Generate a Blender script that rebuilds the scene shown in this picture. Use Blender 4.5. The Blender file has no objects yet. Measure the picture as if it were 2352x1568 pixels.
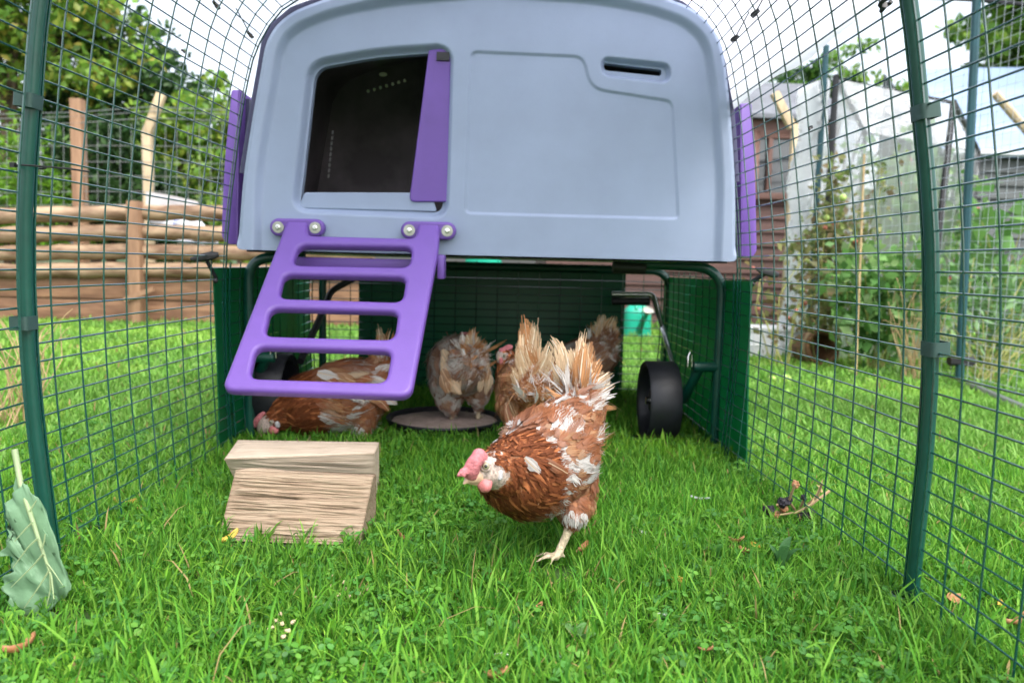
import bpy, bmesh, math, random
import numpy as np
from mathutils import Vector, Matrix

random.seed(7)
RNG = np.random.default_rng(7)
SC = bpy.context.scene
COL = SC.collection

# ------------------------------------------------------------------ camera
F_PX, CAM_H = 1801.0, 0.45              # focal length in pixels of a 2352 px wide frame, lens height in metres
PITCH, YAW, ROLL = math.atan(177 / F_PX), math.atan(36 / F_PX), math.radians(1.35)
_f = Vector((math.sin(YAW) * math.cos(PITCH), math.cos(YAW) * math.cos(PITCH), -math.sin(PITCH)))
_r0 = Vector((math.cos(YAW), -math.sin(YAW), 0))
_u0 = _r0.cross(_f)
CR = _r0 * math.cos(ROLL) + _u0 * math.sin(ROLL)
CU = -_r0 * math.sin(ROLL) + _u0 * math.cos(ROLL)
CF = _f
CC = Vector((0, 0, CAM_H))
cam_d = bpy.data.cameras.new('camera')
cam = bpy.data.objects.new('camera', cam_d)
COL.objects.link(cam)
m = Matrix((CR, CU, -CF)).transposed().to_4x4()
m.translation = CC
cam.matrix_world = m
cam_d.sensor_width = 23.5
cam_d.lens = F_PX * 23.5 / 2352
cam_d.clip_start, cam_d.clip_end = 0.02, 400
cam_d.dof.use_dof = True
cam_d.dof.focus_distance = 1.16
cam_d.dof.aperture_fstop = 3.4
SC.camera = cam


def ray(px, py):
    return CF + CR * ((px - 1176) / F_PX) - CU * ((py - 784) / F_PX)


def at(px, py, Y):                       # photo pixel -> the point of that sight line in the upright plane y = Y
    d = ray(px, py)
    return CC + d * (Y / d.y)


def gr(px, py, z=0.0):                   # photo pixel -> the point at height z
    d = ray(px, py)
    return CC + d * ((z - CAM_H) / d.z)


def onplane(px, py, p, n):
    d = ray(px, py)
    return CC + d * ((p - CC).dot(n) / d.dot(n))


# ------------------------------------------------------------------ world, sun, exposure
SUN_EL, SUN_AZ = math.radians(58), math.radians(150)     # azimuth measured from +Y towards +X
w = bpy.data.worlds.new("World")
SC.world = w
w.use_nodes = True
nt = w.node_tree
bg = nt.nodes['Background']
sky = nt.nodes.new('ShaderNodeTexSky')
sky.sky_type = 'NISHITA'
sky.sun_disc = False
sky.sun_elevation = SUN_EL
sky.sun_rotation = SUN_AZ
sky.air_density = 1.0
sky.dust_density = 4.0
sky.ozone_density = 1.0
hs = nt.nodes.new('ShaderNodeHueSaturation')             # an overcast sky: most of the blue is gone
hs.inputs['Saturation'].default_value = 0.42
nt.links.new(sky.outputs[0], hs.inputs['Color'])
nt.links.new(hs.outputs[0], bg.inputs[0])
bg.inputs[1].default_value = 0.15
sun_d = bpy.data.lights.new('sun', 'SUN')
sun_d.energy = 0.8
sun_d.angle = math.radians(40)
sun_d.color = (1.0, 0.96, 0.9)
sun = bpy.data.objects.new('sun', sun_d)
COL.objects.link(sun)
sd = Vector((math.sin(SUN_AZ) * math.cos(SUN_EL), math.cos(SUN_AZ) * math.cos(SUN_EL), math.sin(SUN_EL)))
sun.rotation_euler = sd.to_track_quat('Z', 'Y').to_euler()
sun.location = (0, 0, 6)
SC.view_settings.view_transform = 'Standard'
SC.view_settings.look = 'None'
SC.view_settings.exposure = 1.6
SC.view_settings.gamma = 1.0
SC.cycles.max_bounces = 8
SC.cycles.transparent_max_bounces = 24
SC.cycles.use_denoising = True


# ------------------------------------------------------------------ materials
def N(t, kind, **kw):
    n = t.nodes.new(kind)
    for k, v in kw.items():
        if k in n.inputs:
            n.inputs[k].default_value = v
        else:
            setattr(n, k, v)
    return n


def mat(name, color, rough=0.5, var=0.0, scale=8.0, stretch=(1, 1, 1), bump=0.0, bscale=None, color2=None,
        transl=0.0, alpha=None, metal=0.0, attr=False, spec=0.5, coat=0.0, coat_ior=1.5, coat_rough=0.03, detail=5.0, contrast=(0.35, 0.65)):
    """procedural plastic / wood / leaf: one base colour varied by object-space noise, bump from the same noise"""
    m = bpy.data.materials.new(name)
    m.use_nodes = True
    t = m.node_tree
    b = t.nodes['Principled BSDF']
    out = t.nodes['Material Output']
    b.inputs['Roughness'].default_value = rough
    b.inputs['Metallic'].default_value = metal
    b.inputs['Specular IOR Level'].default_value = spec
    b.inputs['Coat Weight'].default_value = coat
    b.inputs['Coat IOR'].default_value = coat_ior
    b.inputs['Coat Roughness'].default_value = coat_rough
    col = None
    c1 = (*color, 1)
    if attr:
        a = N(t, 'ShaderNodeVertexColor', layer_name='Col')
        col = a.outputs[0]
    if var > 0 or color2 is not None or bump > 0:
        tc = N(t, 'ShaderNodeTexCoord')
        mp = N(t, 'ShaderNodeMapping')
        mp.inputs['Scale'].default_value = stretch
        t.links.new(tc.outputs['Object'], mp.inputs[0])
        nz = N(t, 'ShaderNodeTexNoise', Scale=scale, Detail=detail, Roughness=0.6)
        t.links.new(mp.outputs[0], nz.inputs['Vector'])
    if (var > 0 or color2 is not None) and not attr:
        rp = N(t, 'ShaderNodeValToRGB')
        rp.color_ramp.elements[0].position, rp.color_ramp.elements[1].position = contrast
        lo = tuple(c * (1 - var) for c in color)
        hi = tuple(min(1, c * (1 + var)) for c in color)
        if color2 is not None:
            lo, hi = color, color2
        rp.color_ramp.elements[0].color = (*lo, 1)
        rp.color_ramp.elements[1].color = (*hi, 1)
        t.links.new(nz.outputs[0], rp.inputs[0])
        col = rp.outputs[0]
    if col is not None:
        t.links.new(col, b.inputs['Base Color'])
    else:
        b.inputs['Base Color'].default_value = c1
    if bump > 0:
        bp = N(t, 'ShaderNodeBump', Strength=bump, Distance=0.01)
        if bscale:
            nb = N(t, 'ShaderNodeTexNoise', Scale=bscale, Detail=4.0)
            t.links.new(mp.outputs[0], nb.inputs['Vector'])
            t.links.new(nb.outputs[0], bp.inputs['Height'])
        else:
            t.links.new(nz.outputs[0], bp.inputs['Height'])
        t.links.new(bp.outputs[0], b.inputs['Normal'])
    sh = b.outputs[0]
    if transl > 0:
        tr = N(t, 'ShaderNodeBsdfTranslucent')
        if col is not None:
            t.links.new(col, tr.inputs[0])
        else:
            tr.inputs[0].default_value = c1
        mx = N(t, 'ShaderNodeMixShader')
        mx.inputs[0].default_value = transl
        t.links.new(sh, mx.inputs[1])
        t.links.new(tr.outputs[0], mx.inputs[2])
        sh = mx.outputs[0]
    if alpha is not None:
        tp = N(t, 'ShaderNodeBsdfTransparent')
        mx = N(t, 'ShaderNodeMixShader')
        mx.inputs[0].default_value = alpha
        t.links.new(tp.outputs[0], mx.inputs[1])
        t.links.new(sh, mx.inputs[2])
        sh = mx.outputs[0]
    t.links.new(sh, out.inputs[0])
    return m


M = dict(
    grey=mat('grey_plastic', (0.290, 0.352, 0.482), 0.42, var=0.05, scale=5, bump=0.02, bscale=260),
    purple=mat('purple_plastic', (0.150, 0.072, 0.345), 0.42, var=0.06, scale=9, bump=0.03, bscale=320),
    gap_shade=mat('navy_gap_shade', (0.035, 0.035, 0.085), 0.4),  # navy stands in for shade round the coop front and beside the flaps
    dark=mat('dark_interior', (0.19, 0.165, 0.180), 0.6, var=0.3, scale=6),
    white_roof=mat('white_plastic', (0.62, 0.64, 0.70), 0.4, var=0.04),
    green=mat('green_powder_coat', (0.004, 0.060, 0.042), 0.34, var=0.15, scale=20, coat=0.15),
    wire=mat('green_coated_wire', (0.004, 0.060, 0.048), 0.2, spec=1.0, coat=0.7, coat_ior=1.55, coat_rough=0.05),
    clip=mat('grey_green_clip', (0.03, 0.07, 0.06), 0.5, var=0.1),
    black=mat('black_plastic', (0.012, 0.012, 0.014), 0.45, var=0.3, scale=30, bump=0.05, bscale=200),
    wheel=mat('black_wheel_plastic', (0.010, 0.011, 0.016), 0.5, var=0.3, scale=14, bump=0.06, bscale=240),
    chrome=mat('bright_steel', (0.75, 0.75, 0.74), 0.2, metal=1.0),
    washer=mat('zinc_washer', (0.42, 0.43, 0.36), 0.4, metal=0.6, var=0.2, scale=60),
    sheetlit=mat('lit_green_windbreak_plastic', (0.016, 0.22, 0.09), 0.3, transl=0.6, var=0.1, scale=4),  # brighter copy of the windbreak green, with the light on the side sheets painted in
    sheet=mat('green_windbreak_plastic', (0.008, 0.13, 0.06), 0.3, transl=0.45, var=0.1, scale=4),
    cover=mat('clear_cover_plastic', (0.88, 0.89, 0.94), 0.3, transl=0.94, alpha=0.88),
    feather=mat('feather', (0.3, 0.1, 0.03), 0.75, attr=True, transl=0.25, spec=0.25),
    hen_skin=mat('hen_down', (0.30, 0.13, 0.06), 0.8, var=0.4, scale=40),
    hen_face=mat('hen_face_skin', (0.46, 0.36, 0.31), 0.6, var=0.35, scale=220, bump=0.3, bscale=400),
    comb=mat('pink_comb', (0.62, 0.20, 0.22), 0.5, var=0.28, scale=120, bump=0.5, bscale=500, transl=0.15),
    wattle=mat('pink_wattle', (0.60, 0.19, 0.19), 0.5, var=0.15, scale=120, bump=0.25, bscale=600, transl=0.1),
    lobe=mat('white_earlobe', (0.50, 0.48, 0.49), 0.6, var=0.1, scale=200, bump=0.3, bscale=500),
    beak=mat('horn_beak', (0.58, 0.38, 0.26), 0.35, var=0.2, scale=120),
    eye=mat('amber_eye', (0.33, 0.30, 0.20), 0.08, coat=1.0),
    pupil=mat('pupil_black', (0.006, 0.006, 0.007), 0.05, coat=1.0),
    leg=mat('scaly_leg', (0.56, 0.46, 0.31), 0.5, var=0.25, scale=90, bump=0.5, bscale=220),
    soil=mat('lawn_soil', (0.020, 0.045, 0.010), 0.9, color2=(0.045, 0.10, 0.016), scale=5, bump=0.3, bscale=60),
    grass=mat('grass_blade', (0.1, 0.2, 0.03), 0.6, attr=True, transl=0.42, spec=0.22),
    leaf=mat('leaf', (0.1, 0.2, 0.03), 0.45, attr=True, transl=0.45, spec=0.4),
    bark=mat('bark', (0.09, 0.06, 0.04), 0.85, var=0.4, scale=12, stretch=(1, 1, .2), bump=0.5),
    sand=mat('brown_bedding', (0.37, 0.285, 0.25), 0.9, var=0.18, scale=40, bump=0.4, bscale=260),
    kale=mat('kale_underside', (0.20, 0.36, 0.205), 0.5, var=0.14, scale=22, transl=0.25, bump=0.15, bscale=70),
    kalerib=mat('kale_rib', (0.33, 0.43, 0.22), 0.45, var=0.1, scale=20, transl=0.1),
    turq=mat('turquoise_plastic', (0.02, 0.50, 0.33), 0.35, var=0.08, scale=6, transl=0.2),
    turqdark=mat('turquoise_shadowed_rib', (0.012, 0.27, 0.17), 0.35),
    shed=mat('brown_shed_boards', (0.075, 0.034, 0.027), 0.7, var=0.3, scale=4, stretch=(.6, 1, 9), bump=0.3),
    shedtrim=mat('brown_shed_trim', (0.115, 0.055, 0.042), 0.65, var=0.25, scale=5),
    glass=mat('dark_window_glass', (0.05, 0.055, 0.06), 0.04, spec=1.0),
    felt=mat('grey_roof_felt', (0.14, 0.15, 0.17), 0.8, var=0.2, scale=9),
    log=mat('peeled_fence_log', (0.12, 0.062, 0.032), 0.65, color2=(0.38, 0.265, 0.165), scale=3.2, stretch=(1.4, 5, 5), bump=0.3),
    sleeper=mat('brown_sleeper', (0.13, 0.062, 0.034), 0.75, color2=(0.30, 0.165, 0.09), scale=3, stretch=(1.1, 6, 8), bump=0.4),
    postw=mat('fence_post_wood', (0.20, 0.11, 0.06), 0.75, color2=(0.34, 0.20, 0.115), scale=4, stretch=(6, 6, .8), bump=0.3),
    pale=mat('pale_post_wood', (0.52, 0.40, 0.25), 0.65, var=0.18, scale=5, stretch=(6, 6, .7)),
    galv=mat('galvanised_wire', (0.32, 0.34, 0.34), 0.4, metal=0.7),
    board=mat('pale_board', (0.50, 0.47, 0.47), 0.7, var=0.25, scale=6),
    bag=mat('white_bag_plastic', (0.70, 0.71, 0.75), 0.4, color2=(0.10, 0.14, 0.42), scale=7, contrast=(0.60, 0.66)),
    roofblue=mat('blue_grey_roof', (0.24, 0.33, 0.50), 0.45, var=0.12, scale=1.5, stretch=(.3, 1, 3)),
    slat=mat('grey_wall_slats', (0.075, 0.085, 0.085), 0.7, var=0.3, scale=3, stretch=(.5, 1, 14)),
    polysheet=mat('crinkled_polythene', (0.97, 0.98, 0.99), 0.12, transl=0.85, alpha=0.93, spec=0.8, bump=0.6, bscale=14),
    tunnel=mat('tunnel_film', (0.88, 0.90, 0.94), 0.22, transl=0.85, alpha=0.42, var=0.15, scale=3.5),
    cage=mat('cage_pole', (0.012, 0.07, 0.085), 0.4, var=0.2),
    net=mat('grey_netting', (0.42, 0.46, 0.50), 0.6),
    crate=mat('white_crate_plastic', (0.78, 0.78, 0.80), 0.4, var=0.05),
    basket=mat('old_brown_wood', (0.075, 0.035, 0.015), 0.8, color2=(0.20, 0.10, 0.04), scale=10, stretch=(1, 1, 5), bump=0.4),
    cane=mat('straw_cane', (0.42, 0.30, 0.15), 0.7, var=0.3, scale=20),
    stem=mat('yellow_green_stem', (0.34, 0.34, 0.10), 0.6, var=0.3, scale=20),
    apple=mat('green_apple', (0.40, 0.55, 0.14), 0.35, var=0.15, scale=30),
    tomato=mat('red_tomato', (0.34, 0.10, 0.06), 0.3, var=0.2, scale=30),
    berry=mat('raspberry_red', (0.38, 0.03, 0.05), 0.4, var=0.2, scale=80),
    blackberry=mat('withered_blackberry', (0.014, 0.010, 0.016), 0.3, var=0.5, scale=120),
    twig=mat('dry_twig', (0.30, 0.21, 0.11), 0.75, var=0.3, scale=60),
    deadleaf=mat('dry_brown_leaf', (0.36, 0.15, 0.06), 0.6, color2=(0.55, 0.29, 0.15), scale=60, transl=0.15),
    yellowleaf=mat('yellow_leaf', (0.62, 0.38, 0.05), 0.5, color2=(0.72, 0.55, 0.12), scale=70, transl=0.2),
    grain=mat('pale_grain', (0.66, 0.52, 0.34), 0.6, var=0.25, scale=90),
    dropping=mat('pale_scrap', (0.66, 0.72, 0.66), 0.7, var=0.12, scale=160),
    whitefeather=mat('shed_feather', (0.62, 0.65, 0.66), 0.7, transl=0.3),
)


def split_wood(name, dark, lo, hi, p0, p1, bump):
    """light split firewood: warm straw colour, fine long fibres, a few dark cracks along the grain"""
    m = bpy.data.materials.new(name)
    m.use_nodes = True
    t = m.node_tree
    b = t.nodes['Principled BSDF']
    b.inputs['Roughness'].default_value = 0.8
    tc = N(t, 'ShaderNodeTexCoord')
    mp = N(t, 'ShaderNodeMapping')
    mp.inputs['Scale'].default_value = (3.0, 165, 165)
    mp.inputs['Rotation'].default_value = (0, 0.045, 0)
    t.links.new(tc.outputs['Object'], mp.inputs[0])
    n1 = N(t, 'ShaderNodeTexNoise', Scale=1.5, Detail=6.0, Roughness=0.6, Distortion=0.12)
    t.links.new(mp.outputs[0], n1.inputs['Vector'])
    r = N(t, 'ShaderNodeValToRGB')
    e = r.color_ramp.elements
    e[0].position, e[0].color = p0, (*dark, 1)
    e[1].position, e[1].color = p1, (*lo, 1)
    k = e.new(0.62)
    k.color = (*hi, 1)
    t.links.new(n1.outputs[0], r.inputs[0])
    t.links.new(r.outputs[0], b.inputs['Base Color'])
    bp = N(t, 'ShaderNodeBump', Strength=bump, Distance=0.006)
    t.links.new(n1.outputs[0], bp.inputs['Height'])
    t.links.new(bp.outputs[0], b.inputs['Normal'])
    return m


M['wood'] = split_wood('split_firewood', (.075, .050, .032), (.29, .205, .135), (.40, .305, .215), .30, .41, .9)
M['wood2'] = split_wood('pale_split_firewood', (.24, .17, .115), (.43, .345, .255), (.53, .44, .34), .28, .42, .4)


# ------------------------------------------------------------------ mesh helpers
def link(name, me, mt=None, parent=None, smooth=True):
    o = bpy.data.objects.new(name, me)
    COL.objects.link(o)
    if mt is not None:
        for q in (mt if isinstance(mt, (list, tuple)) else [mt]):
            me.materials.append(q)
    if parent is not None:
        o.parent = parent
    if smooth:
        me.shade_smooth()
    return o


def tag(o, label, cat, group=None, kind=None):
    if label:
        o['label'] = label
    if cat:
        o['category'] = cat
    if group:
        o['group'] = group
    if kind:
        o['kind'] = kind
    return o


def empty(name, loc, label, cat, group=None):
    o = bpy.data.objects.new(name, None)
    COL.objects.link(o)
    o.location = loc
    o.empty_display_size = 0.05
    return tag(o, label, cat, group)


def npmesh(name, V, polys, cols=None, fmat=None):
    """V (n,3); polys = list of int arrays (m,k), one array per polygon size; cols (n,3) vertex colours"""
    me = bpy.data.meshes.new(name)
    V = np.ascontiguousarray(V, dtype=np.float32)
    me.vertices.add(len(V))
    me.vertices.foreach_set('co', V.ravel())
    loops = np.concatenate([p.ravel() for p in polys]).astype(np.int32)
    sizes = np.concatenate([np.full(len(p), p.shape[1], np.int32) for p in polys])
    starts = np.concatenate([[0], np.cumsum(sizes)[:-1]]).astype(np.int32)
    me.loops.add(len(loops))
    me.loops.foreach_set('vertex_index', loops)
    me.polygons.add(len(sizes))
    me.polygons.foreach_set('loop_start', starts)
    if fmat is not None:
        me.polygons.foreach_set('material_index', np.asarray(fmat, np.int32))
    me.update(calc_edges=True)
    me.validate()
    if cols is not None:
        a = me.color_attributes.new('Col', 'FLOAT_COLOR', 'POINT')
        c4 = np.ones((len(V), 4), np.float32)
        c4[:, :3] = cols
        a.data.foreach_set('color', c4.ravel())
    return me


class MB:
    """collects solids into one mesh; build() links it, with its coordinates relative to the parent's location"""

    def __init__(self):
        self.v, self.f = [], []

    def add(self, vs, fs):
        k = len(self.v)
        self.v += [tuple(p) for p in vs]
        self.f += [tuple(i + k for i in q) for q in fs]
        return self

    def box(self, c, s, rot=None, jit=0.0):
        c, s = Vector(c), Vector(s) / 2
        vs = []
        for z in (-1, 1):
            for y in (-1, 1):
                for x in (-1, 1):
                    p = Vector((x * s.x, y * s.y, z * s.z))
                    if jit:
                        p += Vector((random.uniform(-jit, jit) for _ in range(3)))
                    if rot is not None:
                        p = rot @ p
                    vs.append(c + p)
        return self.add(vs, [(0, 2, 3, 1), (4, 5, 7, 6), (0, 1, 5, 4), (1, 3, 7, 5), (3, 2, 6, 7), (2, 0, 4, 6)])

    def tube(self, pts, r, n=8, cap=True, flat=1.0):
        pts = [Vector(p) for p in pts]
        rs = r if isinstance(r, (list, tuple)) else [r] * len(pts)
        ref = None
        vs = []
        for i, p in enumerate(pts):
            t = (pts[min(i + 1, len(pts) - 1)] - pts[max(i - 1, 0)])
            if t.length < 1e-9:
                t = Vector((0, 0, 1))
            t.normalize()
            if ref is None:
                ref = Vector((0, 0, 1)) if abs(t.z) < 0.9 else Vector((1, 0, 0))
            a = (ref - t * ref.dot(t))
            if a.length < 1e-5:
                a = t.orthogonal()
            a.normalize()
            ref = a
            b = t.cross(a)
            for k in range(n):
                an = 2 * math.pi * k / n
                vs.append(p + a * (math.cos(an) * rs[i]) + b * (math.sin(an) * rs[i] * flat))
        fs = []
        for i in range(len(pts) - 1):
            for k in range(n):
                k2 = (k + 1) % n
                fs.append((i * n + k, i * n + k2, (i + 1) * n + k2, (i + 1) * n + k))
        if cap:
            fs.append(tuple(reversed(range(n))))
            fs.append(tuple(range((len(pts) - 1) * n, len(pts) * n)))
        return self.add(vs, fs)

    def lathe(self, c, axis, prof, n=32):
        """prof: list of (radius, distance along axis)"""
        c, ax = Vector(c), Vector(axis).normalized()
        a = ax.orthogonal().normalized()
        b = ax.cross(a)
        vs, fs = [], []
        for r, h in prof:
            for k in range(n):
                an = 2 * math.pi * k / n
                vs.append(c + ax * h + a * (math.cos(an) * r) + b * (math.sin(an) * r))
        for i in range(len(prof) - 1):
            for k in range(n):
                k2 = (k + 1) % n
                fs.append((i * n + k, i * n + k2, (i + 1) * n + k2, (i + 1) * n + k))
        return self.add(vs, fs)

    def ball(self, c, r, n=10, squash=(1, 1, 1), rot=None):
        c = Vector(c)
        vs, fs = [], []
        for i in range(n + 1):
            th = math.pi * i / n
            for k in range(2 * n):
                ph = math.pi * k / n
                p = Vector((math.sin(th) * math.cos(ph) * squash[0], math.sin(th) * math.sin(ph) * squash[1],
                            math.cos(th) * squash[2])) * r
                if rot is not None:
                    p = rot @ p
                vs.append(c + p)
        for i in range(n):
            for k in range(2 * n):
                k2 = (k + 1) % (2 * n)
                fs.append((i * 2 * n + k, (i + 1) * 2 * n + k, (i + 1) * 2 * n + k2, i * 2 * n + k2))
        return self.add(vs, fs)

    def build(self, name, mt, parent=None, smooth=True, origin=None, bevel=0.0):
        o0 = Vector((0, 0, 0))
        if parent is not None:
            o0 = Vector(parent.get('_o', parent.location))
        elif origin is not None:
            o0 = Vector(origin)
        me = bpy.data.meshes.new(name)
        me.from_pydata([tuple(Vector(p) - o0) for p in self.v], [], self.f)
        me.update()
        o = link(name, me, mt, parent, False)
        if parent is None and origin is not None:
            o.location = o0
        o['_o'] = tuple(o0)
        if smooth:
            me.shade_smooth()
            try:
                me.set_sharp_from_angle(angle=math.radians(40))
            except Exception:
                pass
        if bevel > 0:
            bm = bmesh.new()
            bm.from_mesh(me)
            bmesh.ops.remove_doubles(bm, verts=bm.verts, dist=1e-6)
            es = [e for e in bm.edges if len(e.link_faces) == 2 and e.calc_face_angle(0) > 0.6]
            bmesh.ops.bevel(bm, geom=es, offset=bevel, segments=2, affect='EDGES', profile=0.6)
            bm.to_mesh(me)
            bm.free()
            me.shade_smooth()
            me.set_sharp_from_angle(angle=math.radians(50))
        return o


def round_poly(pts, r, n=6):
    """rounds the corners of a polygon of 2D points; r a radius or one per corner"""
    P = [np.array(p[:2], float) for p in pts]
    k = len(P)
    rs = r if isinstance(r, (list, tuple)) else [r] * k
    out = []
    for i in range(k):
        a, b, c = P[i - 1], P[i], P[(i + 1) % k]
        u, v = a - b, c - b
        lu, lv = np.linalg.norm(u), np.linalg.norm(v)
        rr = min(rs[i], lu * 0.48, lv * 0.48)
        if rr <= 1e-5:
            out.append(b)
            continue
        p0, p1 = b + u / lu * rr, b + v / lv * rr
        for j in range(n + 1):
            t = j / n
            out.append((1 - t) ** 2 * p0 + 2 * t * (1 - t) * b + t * t * p1)
    return out


def plate(name, outlines, thick, bev, mt, parent, place, res=3):
    """a flat moulded plate from 2D outlines (first outer, others holes); place = 4x4 matrix, local to parent"""
    cu = bpy.data.curves.new(name, 'CURVE')
    cu.dimensions = '2D'
    cu.fill_mode = 'BOTH'
    for ol in outlines:
        s = cu.splines.new('POLY')
        s.points.add(len(ol) - 1)
        for q, p in zip(s.points, ol):
            q.co = (p[0], p[1], 0, 1)
        s.use_cyclic_u = True
    cu.extrude = max(thick / 2 - bev, 1e-4)
    cu.bevel_depth = bev
    cu.bevel_resolution = res
    cu.offset = -bev
    tmp = bpy.data.objects.new('tmp', cu)
    COL.objects.link(tmp)
    dg = bpy.context.evaluated_depsgraph_get()
    me = bpy.data.meshes.new_from_object(tmp.evaluated_get(dg))
    bpy.data.objects.remove(tmp)
    bpy.data.curves.remove(cu)
    me.transform(place)
    me.name = name
    o = link(name, me, None, parent, True)
    me.materials.clear()
    me.materials.append(mt)
    me.set_sharp_from_angle(angle=math.radians(45))
    return o


def blobs(name, balls, voxel, smooth_it=4):
    """one continuous skin round many overlapping balls [(point, radius)] -> mesh (world coordinates)"""
    mb = MB()
    for p, r in balls:
        mb.ball(p, r, n=8)
    me = bpy.data.meshes.new('tmp')
    me.from_pydata(mb.v, [], mb.f)
    o = bpy.data.objects.new('tmp', me)
    COL.objects.link(o)
    md = o.modifiers.new('r', 'REMESH')
    md.mode = 'VOXEL'
    md.voxel_size = voxel
    sm = o.modifiers.new('s', 'SMOOTH')
    sm.iterations = smooth_it
    sm.factor = 0.5
    dg = bpy.context.evaluated_depsgraph_get()
    r = bpy.data.meshes.new_from_object(o.evaluated_get(dg))
    r.name = name
    bpy.data.objects.remove(o)
    bpy.data.meshes.remove(me)
    return r


def chain(pts, step=0.004):
    """balls along a path of (point, radius), eased through the joints"""
    P = [Vector(p) for p, r in pts]
    R = [r for p, r in pts]
    out = []
    n = len(P)
    for i in range(n - 1):
        p0, p1, p2, p3 = P[max(i - 1, 0)], P[i], P[i + 1], P[min(i + 2, n - 1)]
        k = max(2, int((p2 - p1).length / step))
        for j in range(k):
            t = j / k
            q = 0.5 * ((2 * p1) + (p2 - p0) * t + (2 * p0 - 5 * p1 + 4 * p2 - p3) * t * t + (3 * p1 - p0 - 3 * p2 + p3) * t ** 3)
            s = t * t * (3 - 2 * t)
            out.append((q, R[i] * (1 - s) + R[i + 1] * s))
    out.append((P[-1], R[-1]))
    return out


def vnoise(P, scale, seed=0):
    """smooth 3D value noise in 0..1 for an array of points"""
    Q = np.asarray(P, float) * scale + seed * 17.13
    i = np.floor(Q).astype(np.int64)
    f = Q - i
    f = f * f * (3 - 2 * f)

    def h(a, b, c):
        n = (a * 374761393 + b * 668265263 + c * 2147483647 + seed * 974711) & 0x7fffffff
        n = ((n ^ (n >> 13)) * 1274126177) & 0x7fffffff
        return ((n ^ (n >> 16)) & 0xffff) / 65535.0
    r = 0
    for dx in (0, 1):
        for dy in (0, 1):
            for dz in (0, 1):
                wgt = (f[:, 0] if dx else 1 - f[:, 0]) * (f[:, 1] if dy else 1 - f[:, 1]) * (f[:, 2] if dz else 1 - f[:, 2])
                r = r + wgt * h(i[:, 0] + dx, i[:, 1] + dy, i[:, 2] + dz)
    return r


def nrm(a):
    return a / np.maximum(np.linalg.norm(a, axis=-1, keepdims=True), 1e-9)


# ------------------------------------------------------------------ ground and lawn
RUN_X = -0.035
gm = MB()
g_n = 60
gv = []
for j in range(2):
    for i in range(2):
        gv.append(((i * 2 - 1) * 120, (j * 2 - 1) * 120 + 40, -0.004))
gm.add(gv, [(0, 1, 3, 2)])
ground = gm.build('ground', M['soil'], smooth=False)
tag(ground, None, None, kind='structure')
bk = MB().box((-4.3, 8.4, .15), (8.0, 6.0, .36))
tag(bk.build('earth_bank', mat('bare_earth', (.10, .055, .03), .9, color2=(.06, .10, .025), scale=2.5, bump=.4), smooth=False), None, None, kind='structure')

TRAY_C, TRAY_R = at(1022, 965, 2.12), 0.150
TRAY_C.z = 0.0
LOGS_XY = [(-0.44, -0.21, 1.235, 1.34), (-0.44, -0.225, 1.34, 1.50)]


def lawn_mask(x, y):
    ok = ((x - TRAY_C.x) ** 2 + (y - TRAY_C.y) ** 2) > (TRAY_R + 0.012) ** 2
    for a, b, c, d in LOGS_XY:
        ok &= ~((x > a) & (x < b) & (y > c) & (y < d))
    ok &= ~((x > 0.34) & (x < 0.48) & (y > 1.93) & (y < 2.07))
    ok &= ~((x > -0.45) & (x < -0.2) & (y > 1.165) & (y < 1.235) & (np.sin(x * 91) > -.55))
    ok &= ~(((x - .095) ** 2 + (y - 1.10) ** 2) < .034 ** 2)
    ok &= ~((x > -.63) & (x < -.49) & (y > .915) & (y < .965) & (np.sin(x * 733 + y * 911) > -.6))
    return ok


def in_view(x, y, margin=0.15):
    return (np.abs(x - 0.02 * y) < 0.68 * y + margin)


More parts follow.
